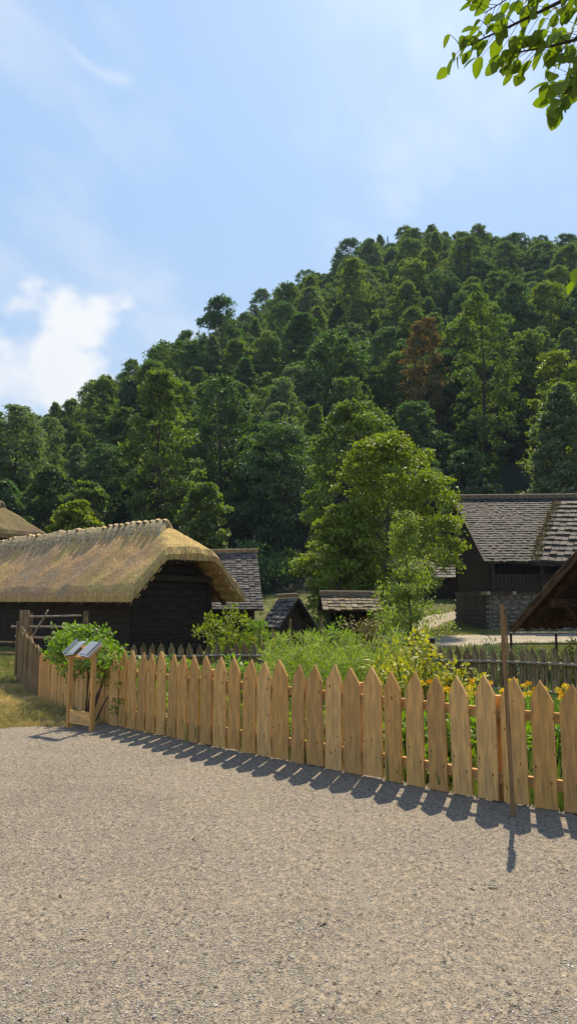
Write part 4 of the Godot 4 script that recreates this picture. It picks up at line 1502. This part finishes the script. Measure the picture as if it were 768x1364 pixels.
func fences() -> void:
	var f := thing("picket_fence", "new light-brown wooden picket fence running along the gravel yard", "fence")
	fence(f, FRONT, 0.236, func(p: Vector2): return lerpf(1.02, 0.86, smoothstep(10.4, 13.6, p.y)), 0.198, [M.new_wood_0, M.new_wood_1, M.new_wood_2, M.new_wood_3], M.new_wood_3, 1.0, false, 21, 0.02)
	var f2 := thing("picket_fence", "old grey-brown picket fence closing the back of the garden", "fence")
	fence(f2, [[-4.6, 17.2], [-1.4, 17.8], [0.9, 17.6], [2.5, 16.6], [3.7, 14.9], [5.0, 13.2], [6.6, 11.6], [8.4, 10.2]], 0.225, func(p: Vector2): return 0.98, 0.17, [M.old_wood_0, M.old_wood_1, M.old_wood_2], M.grey_pole, -1.0, true, 22, 0.04)
	var f3 := thing("board_fence", "weathered dark board fence beside the dry grass, left of the new pickets", "fence")
	fence(f3, [[-6.85, 18.5], [-5.85, 16.4], [-4.85, 14.2]], 0.16, func(p: Vector2): return lerpf(0.98, 1.32, smoothstep(14.4, 18.4, p.y)), 0.15, [M.old_wood_0, M.old_wood_1], M.old_wood_1, 1.0, false, 23, 0.06, 0.05)
	R.seed = 24
	bar(f3, "gate_post", G(-6.85, 18.75, -0.2), G(-6.85, 18.75, 1.8), 0.24, 0.10, M.old_wood_2, Vector3(0.5, 0, 0.8))
	bar(f3, "gate_post", G(-7.15, 19.3, -0.2), G(-7.15, 19.3, 1.5), 0.2, 0.12, M.old_wood_1, Vector3(0.5, 0, 0.8))
	# pole gate behind the bush
	var pg := thing("pole_gate", "gate of thin peeled grey poles behind the leafy bush", "gate")
	pole(pg, "gate_pole", G(-7.1, 19.4, 1.62), G(-5.45, 19.0, 1.66), 0.028, 0.022, M.grey_pole)
	pole(pg, "gate_pole", G(-7.4, 19.3, 1.36), G(-5.5, 18.95, 1.36), 0.03, 0.024, M.grey_pole)
	pole(pg, "gate_pole", G(-7.3, 19.35, 1.1), G(-5.2, 18.95, 1.02), 0.028, 0.024, M.grey_pole)
	pole(pg, "gate_pole", G(-6.9, 19.2, 0.9), G(-6.35, 19.05, 1.8), 0.03, 0.024, M.grey_pole)
	pole(pg, "post", G(-5.4, 19.08, -0.2), G(-5.36, 19.08, 1.78), 0.07, 0.065, M.old_wood_1)
	pole(pg, "post", G(-6.95, 19.45, -0.2), G(-6.95, 19.45, 1.72), 0.06, 0.055, M.old_wood_1)
	var rf := thing("pole_railing", "low pole railing in front of the thatched house at the left edge", "railing")
	pole(rf, "rail", G(-12.0, 24.0, 0.72), G(-8.3, 22.8, 0.74), 0.03, 0.025, M.old_wood_1)
	pole(rf, "rail", G(-12.0, 24.0, 0.4), G(-8.3, 22.8, 0.4), 0.03, 0.03, M.old_wood_2)
	for t in [0.02, 0.5, 0.98]:
		var p := G(lerpf(-12.0, -8.3, t), lerpf(24.0, 22.8, t) - 0.06)
		pole(rf, "post", p - Vector3(0, 0.2, 0), p + Vector3(0, 0.85, 0), 0.04, 0.035, M.dark_board)
	# thin rail on posts out in the meadow before the barn
	var mf := thing("pole_railing", "thin pole railing on the meadow in front of the barn", "railing")
	pole(mf, "rail", G(8.2, 27.0, 0.85), G(14.0, 27.5, 0.85), 0.035, 0.03, M.grey_pole)
	pole(mf, "rail", G(8.2, 27.0, 0.45), G(14.0, 27.5, 0.45), 0.03, 0.03, M.dark_board)
	for t in [0.02, 0.32, 0.65, 0.98]:
		var p := G(lerpf(8.2, 14.0, t), lerpf(27.0, 27.5, t) + 0.07)
		pole(mf, "post", p - Vector3(0, 0.2, 0), p + Vector3(0, 0.95, 0), 0.05, 0.045, M.dark_board)

# ---------------------------------------------------------------- garden
func garden() -> void:
	var crop := []
	for k in 3: crop.append(plant_mesh(710 + k, 0.62, 0.42, 26, 22, 0.10, 0.6, 0.4, 0.4))
	var dill := []
	for k in 2: dill.append(plant_mesh(720 + k, 0.98, 0.34, 34, 34, 0.085, 0.16, 0.6, 0.2))
	var low := []
	for k in 2: low.append(plant_mesh(730 + k, 0.4, 0.34, 20, 18, 0.11, 0.55, 0.4, 0.5))
	R.seed = 740
	for j in 3:
		for k in 6:
			var d := 12.6 + j * 0.85
			var x := -2.9 + k * 0.66 + j * 0.16 + R.randf_range(-0.1, 0.1)
			plant("crop_plant", crop[R.randi() % 3], M.leaf_garden, G(x, d + R.randf_range(-0.15, 0.15)), ["bushy bright green crop plant in the front row of the left bed", "bushy bright green crop plant in the middle row of the left bed", "bushy bright green crop plant in the back row of the left bed"][j], "plant", ["front crop row", "middle crop row", "back crop row"][j], R.randf_range(0.9, 1.35), R.randf() * TAU)
	for k in 20:
		var x := -0.1 + (k % 5) * 0.46 + R.randf_range(-0.12, 0.12)
		var d := 11.4 + int(k / 5) * 0.95 + R.randf_range(-0.2, 0.2)
		plant("dill_plant", dill[k % 2], M.leaf_young, G(x, d), "feathery light green herb plant in the bed at the garden's middle", "plant", "feathery herbs", R.randf_range(0.95, 1.4), R.randf() * TAU)
	for k in 26:
		var x := R.randf_range(-2.0, 4.4)
		var d := R.randf_range(fence_d(x) + 0.45, fence_d(x) + 3.4)
		plant("low_plant", low[k % 2], M.leaf_garden, G(x, d), "low leafy vegetable close behind the new pickets", "plant", "low vegetables behind the pickets", R.randf_range(0.7, 1.2), R.randf() * TAU)
	# marigolds
	for k in 14:
		var x: float = [2.15, 2.5, 2.35, 2.9, 3.2, 3.0, 1.75, 3.5, 2.05, 2.7, 2.62, 3.35, 1.5, 2.25][k]
		var d: float = [8.3, 8.0, 8.9, 7.8, 8.2, 8.8, 7.6, 8.6, 7.3, 8.5, 7.4, 7.6, 7.9, 7.8][k]
		var lb := "marigold with orange-yellow flower heads behind the right-hand pickets"
		var o := plant("marigold", low[k % 2], M.leaf_garden, G(x, d), lb, "flower", "marigolds", 1.15, R.randf() * TAU)
		R.seed = 750 + k
		for j in 4:
			var an := R.randf() * TAU
			var q := R.randf_range(0.05, 0.26)
			var c := Vector3(cos(an) * q, R.randf_range(0.48, 0.7), sin(an) * q)
			var sb := Buf.new()
			tube(sb, [Vector3(c.x * 0.4, 0.1, c.z * 0.4), c], [0.006, 0.004], 4, Vector2.ZERO, false)
			var stem := put("flower_stem", sb.mesh(), M.leaf_garden, o)
			var fb := Buf.new()
			for e in 44:
				var al := dirv()
				al.y = al.y * 0.8 + 0.25
				al = al.normalized()
				fb.leaf(c + al * 0.012, al, al.cross(dirv()).normalized(), Vector3.UP, R.randf_range(0.022, 0.036), 0.018, Color.WHITE)
			put("flower_head", fb.mesh(), M.petal if j % 4 == 0 else M.petal_pale, stem)
	# shrubs with their own look
	plant("yellow_shrub", plant_mesh(760, 1.25, 0.62, 80, 26, 0.085, 0.6, 0.3, 0.5), M.leaf_yellow, G(1.72, 9.9), "yellow-green currant-like shrub right behind the pickets, right of the middle", "shrub")
	plant("yellow_shrub", plant_mesh(761, 0.8, 0.4, 22, 22, 0.09, 0.6, 0.3, 0.5), M.leaf_yellow, G(2.45, 10.3), "smaller yellowish shrub beside the thin black post", "shrub")
	plant("green_shrub", plant_mesh(762, 1.95, 0.85, 60, 40, 0.10, 0.5, 0.7, 0.2), M.leaf_bright, G(-1.75, 20.6), "upright bright green shrub under the thatched roof's right eave", "shrub")
	plant("green_shrub", plant_mesh(763, 1.5, 0.55, 34, 36, 0.10, 0.5, 0.7, 0.2), M.leaf_garden, G(-0.85, 21.4), "green shrub with bare lower twigs left of the tiny hut", "shrub")
	plant("green_shrub", plant_mesh(764, 2.3, 0.55, 40, 36, 0.11, 0.5, 0.8, 0.1), M.leaf_bright, G(-0.35, 27.8, -0.1), "tall light green shrub between grey roof and tiny hut", "shrub")
	plant("brown_shrub", plant_mesh(765, 1.85, 0.9, 50, 34, 0.10, 0.5, 0.4, 0.4), M.leaf_olive, G(2.35, 22.5), "olive shrub with reddish leaves in front of the mossy shed", "shrub")
	plant("green_shrub", plant_mesh(766, 1.5, 0.8, 40, 36, 0.09, 0.5, 0.5, 0.3), M.leaf_garden, G(1.3, 21.0), "leafy green shrub left of the olive one", "shrub")
	plant("grey_shrub", plant_mesh(767, 1.05, 0.75, 60, 46, 0.07, 0.35, 0.7, 0.2), M.leaf_grey, G(5.0, 17.4), "rounded grey-green shrub behind the back fence", "shrub")
	plant("grey_shrub", plant_mesh(768, 0.85, 0.6, 44, 40, 0.07, 0.35, 0.7, 0.2), M.leaf_grey, G(5.75, 17.0), "second grey-green shrub, behind the tall brown post", "shrub")
	plant("green_shrub", plant_mesh(769, 1.1, 0.6, 40, 34, 0.08, 0.5, 0.4, 0.3), M.leaf_bright, G(7.05, 17.6), "light green bush beneath the open shelter's roof", "shrub")
	plant("green_shrub", plant_mesh(771, 2.2, 0.9, 50, 44, 0.12, 0.5, 0.4, 0.3), M.leaf_young, G(4.2, 27.0), "pale green shrub just behind the slender young tree", "shrub")
	# leafy bush hanging over the corner of the new fence
	R.seed = 780
	var b := Buf.new()
	var st := Buf.new()
	var bc := G(-3.45, 12.3)
	for k in 74:
		var t := R.randf()
		var x := lerpf(-4.25, -2.35, t) + R.randf_range(-0.1, 0.1)
		var d := fence_d(x) + R.randf_range(-0.28, 0.5)
		var hill := sin(PI * clampf(t * 0.9 + 0.12, 0, 1))
		var y := lerpf(0.62, 0.95 + hill * 0.42, R.randf())
		if t > 0.75: y = minf(y, 1.1)
		var c := G(x, d, y) - bc
		clump(b, c, Vector3(0.2, 0.14, 0.2) * R.randf_range(0.7, 1.2), 60, 0.075, 0.6)
		if k % 3 == 0:
			var ft := G(lerpf(x, -3.4, 0.4), fence_d(x) + 0.25, -0.05) - bc
			tube(st, [ft, ft.lerp(c, 0.6) + Vector3(0, 0.1, 0), c], [0.014, 0.01, 0.004], 5, Vector2.ZERO, false)
	var o := thing("climbing_shrub", "lush green climbing bush spilling over the corner of the new fence", "shrub", bc)
	put("stems", st.mesh(), M.bark, o)
	put("foliage", b.mesh(), M.leaf_garden, o)
	# vine tendrils on the next pickets
	plant("weed_shrub", plant_mesh(781, 0.9, 0.22, 16, 22, 0.06, 0.5, 0.5, 0.3), M.leaf_garden, G(-2.2, 10.15), "small vine peeping between pickets right of the information stand", "plant")
	# stakes
	R.seed = 790
	for q in [[-0.32, 14.2, 1.35, "thin wooden stake, leftmost of the three in the beds"], [0.05, 14.4, 1.55, "thin wooden stake in front of the tiny hut"], [0.66, 14.6, 1.62, "mossy wooden stake, rightmost of the three in the beds"]]:
		var s := thing("wooden_stake", q[3], "stake", G(q[0], q[1]), 0.0, "stakes in the garden beds")
		var sb := Buf.new()
		beam(sb, Vector3(0, -0.25, 0), Vector3(R.randf_range(-0.03, 0.03), q[2], 0), 0.05, 0.04, Vector3.BACK, Vector2(R.randf(), 0), 0.85)
		put("shaft", sb.mesh(), M.stake_wood, s)
		var tb := Buf.new()
		beam(tb, Vector3(0, -0.38, 0), Vector3(0, -0.22, 0), 0.012, 0.012, Vector3.BACK, Vector2.ZERO, 3.8)
		put("pointed_foot", tb.mesh(), M.stake_wood, s)
	var rp := thing("round_post", "short round post with pale sawn top behind the left pickets", "post", G(-2.32, 13.2))
	pole(rp, "shaft", Vector3(0, -0.2, 0), Vector3(0, 0.84, 0), 0.085, 0.08, M.old_wood_2)
	pole(rp, "sawn_top", Vector3(0, 0.842, 0), Vector3(0, 0.848, 0), 0.078, 0.077, M.lath)
	var bp := thing("black_post", "thin black metal post with small box on top, behind the pickets", "post", G(2.0, 10.2))
	pole(bp, "shaft", Vector3(0, -0.2, 0), Vector3(0, 1.08, 0), 0.016, 0.016, M.black_metal)
	bar(bp, "box", Vector3(0, 1.08, 0), Vector3(0, 1.2, 0), 0.1, 0.09, M.black_metal, Vector3.BACK)
	# white enamel bowl on a post near the hut
	var wb := thing("white_bowl", "small white upturned bowl among the herbs before the tiny hut", "bowl", G(0.36, 16.2, 0.86))
	var lb2 := Buf.new()
	tube(lb2, [Vector3(0, 0, 0), Vector3(0, 0.03, 0), Vector3(0, 0.055, 0)], [0.13, 0.115, 0.05], 14)
	put("shell", lb2.mesh(), M.white_enamel, wb)
	pole(wb, "support", Vector3(0, -1.0, 0), Vector3(0, 0.01, 0), 0.02, 0.02, M.old_wood_1)

# ---------------------------------------------------------------- things in the yard
func yard_things() -> void:
	R.seed = 800
	# information stand: two posts, foot board, desk with two folded metal sheets
	var o := thing("information_stand", "wooden stand with two tilted metal information panels before the fence corner", "information stand", G(-2.78, 9.8), deg_to_rad(-36))
	for s: float in [-1.0, 1.0]:
		bar(o, "post", Vector3(s * 0.24, -0.1, 0), Vector3(s * 0.24, 1.0, 0), 0.045, 0.055, M.new_wood_1, Vector3.BACK)
	bar(o, "foot_board", Vector3(-0.214, 0.16, 0), Vector3(0.214, 0.16, 0), 0.03, 0.17, M.new_wood_2)
	var dk := bar(o, "desk", Vector3(-0.27, 1.03, -0.01), Vector3(0.27, 1.03, -0.01), 0.24, 0.025, M.new_wood_3, Vector3(0, 0.8, 0.6))
	for s: float in [-1.0, 1.0]:
		var tilt := 0.16 * s
		var c := Vector3(s * 0.15, 1.07, 0.0)
		var n := Vector3(tilt, 0.8, 0.6).normalized()
		var up := Vector3(0, 0.6, -0.8)
		var pn := bar(o, "panel", c - up * 0.14, c + up * 0.14, 0.2, 0.006, M.panel_metal, n)
		bar(pn, "print", c - up * 0.11 + n * 0.006, c + up * 0.11 + n * 0.006, 0.16, 0.003, M.panel_print, n)
		bar(pn, "folded_edge", c - up * 0.14 + n * 0.02 + Vector3(s * 0.1, 0, 0), c + up * 0.14 + n * 0.02 + Vector3(s * 0.1, 0, 0), 0.006, 0.04, M.panel_metal, n)
	# tall thin sign post before the right end of the fence
	var p := thing("sign_post", "tall thin brown wooden post standing before the pickets at right", "post", G(1.76, 5.83), deg_to_rad(-16.8))
	bar(p, "shaft", Vector3(0, -0.2, 0), Vector3(-0.035, 1.66, -0.04), 0.034, 0.034, M.sign_wood, Vector3.BACK)
	bar(p, "side_board", Vector3(0.0, 1.24, -0.07), Vector3(-0.008, 1.58, -0.085), 0.016, 0.10, M.sign_wood, Vector3.BACK)
	# twigs and dry leaves lying about
	for k in 9:
		var d := R.randf_range(2.9, 6.0)
		var x := R.randf_range(-0.38, 0.38) * d
		if d > fence_d(x) - 0.5: continue
		var an := R.randf() * TAU
		var ln := R.randf_range(0.01, 0.03)
		var a := Vector3(cos(an), 0, sin(an)) * ln
		var tb := Buf.new()
		tube(tb, [-a, Vector3(0, 0.004, 0) + rv(0.004), a], [0.0025, 0.0035, 0.002], 5)
		var t := put("twig", tb.mesh(), M.bark)
		t.position = G(x, d, 0.016)
		tag(t, "short dark twig lying on the gravel", "twig", "twigs on the gravel")

# ---------------------------------------------------------------- overhanging beech branch, upper right
func beech_leaf(sd: int, ln: float) -> ArrayMesh:
	var rr := RandomNumberGenerator.new(); rr.seed = sd
	var b := Buf.new()
	var n := 7
	var wv := rr.randf_range(0.25, 0.6)
	var curl := rr.randf_range(-0.25, 0.1)
	for k in n + 1:
		var t := float(k) / n
		var w := ln * 0.34 * pow(sin(PI * pow(t, 0.82)), 0.75) * (1.0 if k > 0 and k < n else 0.0)
		w *= 1.0 + 0.06 * sin(k * 2.7)
		var z := curl * ln * t * t
		for s in [-1.0, 0.0, 1.0]:
			b.v.push_back(Vector3(s * w, z + absf(s) * w * wv, -ln * t + absf(s) * ln * 0.02 * sin(k * 3.0)))
			b.uv.push_back(Vector2(0.5 + s * 0.5, t))
			var g := rr.randf_range(0.9, 1.1) * (1.18 if s == 0.0 else 1.0)
			b.c.push_back(Color(g, g, g * 0.9))
	for k in n:
		for j in 2:
			var a := k * 3 + j
			b.i.append_array(PackedInt32Array([a, a + 1, a + 4, a, a + 4, a + 3]))
	return b.mesh()

func near_branch() -> void:
	R.seed = 820
	var o := thing("beech_tree", "beech tree whose leafy branch tips hang into the upper right corner", "tree", G(3.6, 1.4))
	var base := o.position
	var tb := Buf.new()
	tube(tb, [Vector3(0, -0.2, 0), Vector3(0.03, 1.5, 0), Vector3(-0.04, 3.2, -0.1), Vector3(0.1, 5.2, -0.05), Vector3(0.2, 7.5, 0.1)], [0.24, 0.19, 0.16, 0.12, 0.05], 12)
	put("trunk", tb.mesh(), M.grey_bark, o)
	var lv := []
	for k in 6: lv.append(beech_leaf(830 + k, 0.082))
	# limbs in world coordinates: from the trunk to the tips seen in the picture
	var limbs := [
		[Vector3(3.6, 4.6, -1.5), Vector3(2.2, 4.75, -2.3), Vector3(1.32, 4.25, -2.72), Vector3(0.97, 4.12, -2.8), Vector3(0.74, 4.02, -2.82)],
		[Vector3(2.2, 4.75, -2.3), Vector3(1.5, 4.55, -2.6), Vector3(1.12, 4.32, -2.75), Vector3(0.86, 4.22, -2.85)],
		[Vector3(3.6, 4.2, -1.5), Vector3(2.2, 4.2, -2.2), Vector3(1.5, 3.98, -2.6), Vector3(1.12, 3.98, -2.75), Vector3(0.93, 3.94, -2.75)],
		[Vector3(2.2, 4.2, -2.2), Vector3(1.55, 3.85, -2.55), Vector3(1.24, 3.82, -2.7), Vector3(1.12, 3.72, -2.72)],
		[Vector3(2.2, 4.75, -2.3), Vector3(1.6, 4.6, -2.55), Vector3(1.28, 4.42, -2.75), Vector3(1.05, 4.36, -2.85)],
		[Vector3(2.2, 4.75, -2.3), Vector3(1.7, 4.5, -2.6), Vector3(1.38, 4.2, -2.8), Vector3(1.18, 4.05, -2.9)],
		[Vector3(2.2, 4.75, -2.3), Vector3(1.7, 4.7, -2.7), Vector3(1.4, 4.5, -2.95), Vector3(1.2, 4.3, -3.0)],
		[Vector3(2.2, 4.2, -2.2), Vector3(1.7, 4.0, -2.7), Vector3(1.4, 4.0, -2.9), Vector3(1.22, 3.98, -3.0)],
		[Vector3(2.2, 4.2, -2.2), Vector3(1.7, 3.5, -2.7), Vector3(1.40, 3.22, -2.95), Vector3(1.285, 3.10, -3.0)],
	]
	for li in limbs.size():
		var L: Array = limbs[li]
		var pts := []
		var rd := []
		for k in L.size():
			pts.append(L[k] - base)
			rd.append(lerpf(0.03 if (li == 0 or li == 2) else 0.012, 0.0022, pow(float(k) / (L.size() - 1), 0.5)))
		var bb := Buf.new()
		tube(bb, pts, rd, 6)
		var br := put("branch", bb.mesh(), M.bark, o)
		# side twigs with alternate leaves
		var from := 1 if li == 8 else (pts.size() - 3)
		var cnt := 0
		for k in range(maxi(from, 1), pts.size() - 1):
			for t in 15:
				var p: Vector3 = pts[k].lerp(pts[k + 1], (t + R.randf()) / 15.0)
				var dirm: Vector3 = (pts[k + 1] - pts[k]).normalized()
				var side := dirm.cross(Vector3.UP).normalized() * (1.0 if cnt % 2 else -1.0)
				cnt += 1
				var e := p + (dirm * 0.6 + side * 0.8 + Vector3(0, R.randf_range(-0.35, 0.15), 0)).normalized() * R.randf_range(0.03, 0.16)
				if li == 8 and t % 3: continue
				var tw := Buf.new()
				tube(tw, [p, e], [0.0018, 0.001], 4, Vector2.ZERO, false)
				put("twig", tw.mesh(), M.bark, br)
				for q in R.randi_range(1, 2):
					var lp := p.lerp(e, 1.0 if q == 0 else R.randf_range(0.3, 0.8))
					var lf := put("leaf", lv[R.randi() % 6], M.leaf_beech, br)
					lf.position = lp
					var fw := (dirm * 0.5 + side * R.randf_range(-0.6, 0.9) + Vector3(0, R.randf_range(-1.1, -0.05), 0) + rv(0.35)).normalized()
					lf.basis = Basis.looking_at(fw, (Vector3.UP + rv(0.7)).normalized()).scaled(Vector3.ONE * R.randf_range(0.65, 1.2))

# ---------------------------------------------------------------- look-alikes are told apart by their place in the row
func place_labels() -> void:
	var words := ["first", "second", "third", "fourth", "fifth", "sixth", "seventh", "eighth", "ninth", "tenth", "eleventh", "twelfth"]
	var same := {}
	for o in get_children():
		if o.has_meta("label") and o is Node3D:
			var l: String = o.get_meta("label")
			if not same.has(l): same[l] = []
			same[l].append(o)
	for l in same:
		var a: Array = same[l]
		if a.size() < 2: continue
		a.sort_custom(func(p, q): return p.position.x / -p.position.z < q.position.x / -q.position.z)
		for k in a.size():
			var w: String = words[k] if k < 12 else "%dth" % (k + 1)
			if k >= 20 and k % 10 == 0: w = "%dst" % (k + 1)
			if k >= 20 and k % 10 == 1: w = "%dnd" % (k + 1)
			if k >= 20 and k % 10 == 2: w = "%drd" % (k + 1)
			a[k].set_meta("label", "%s from left: %s" % [w, l])
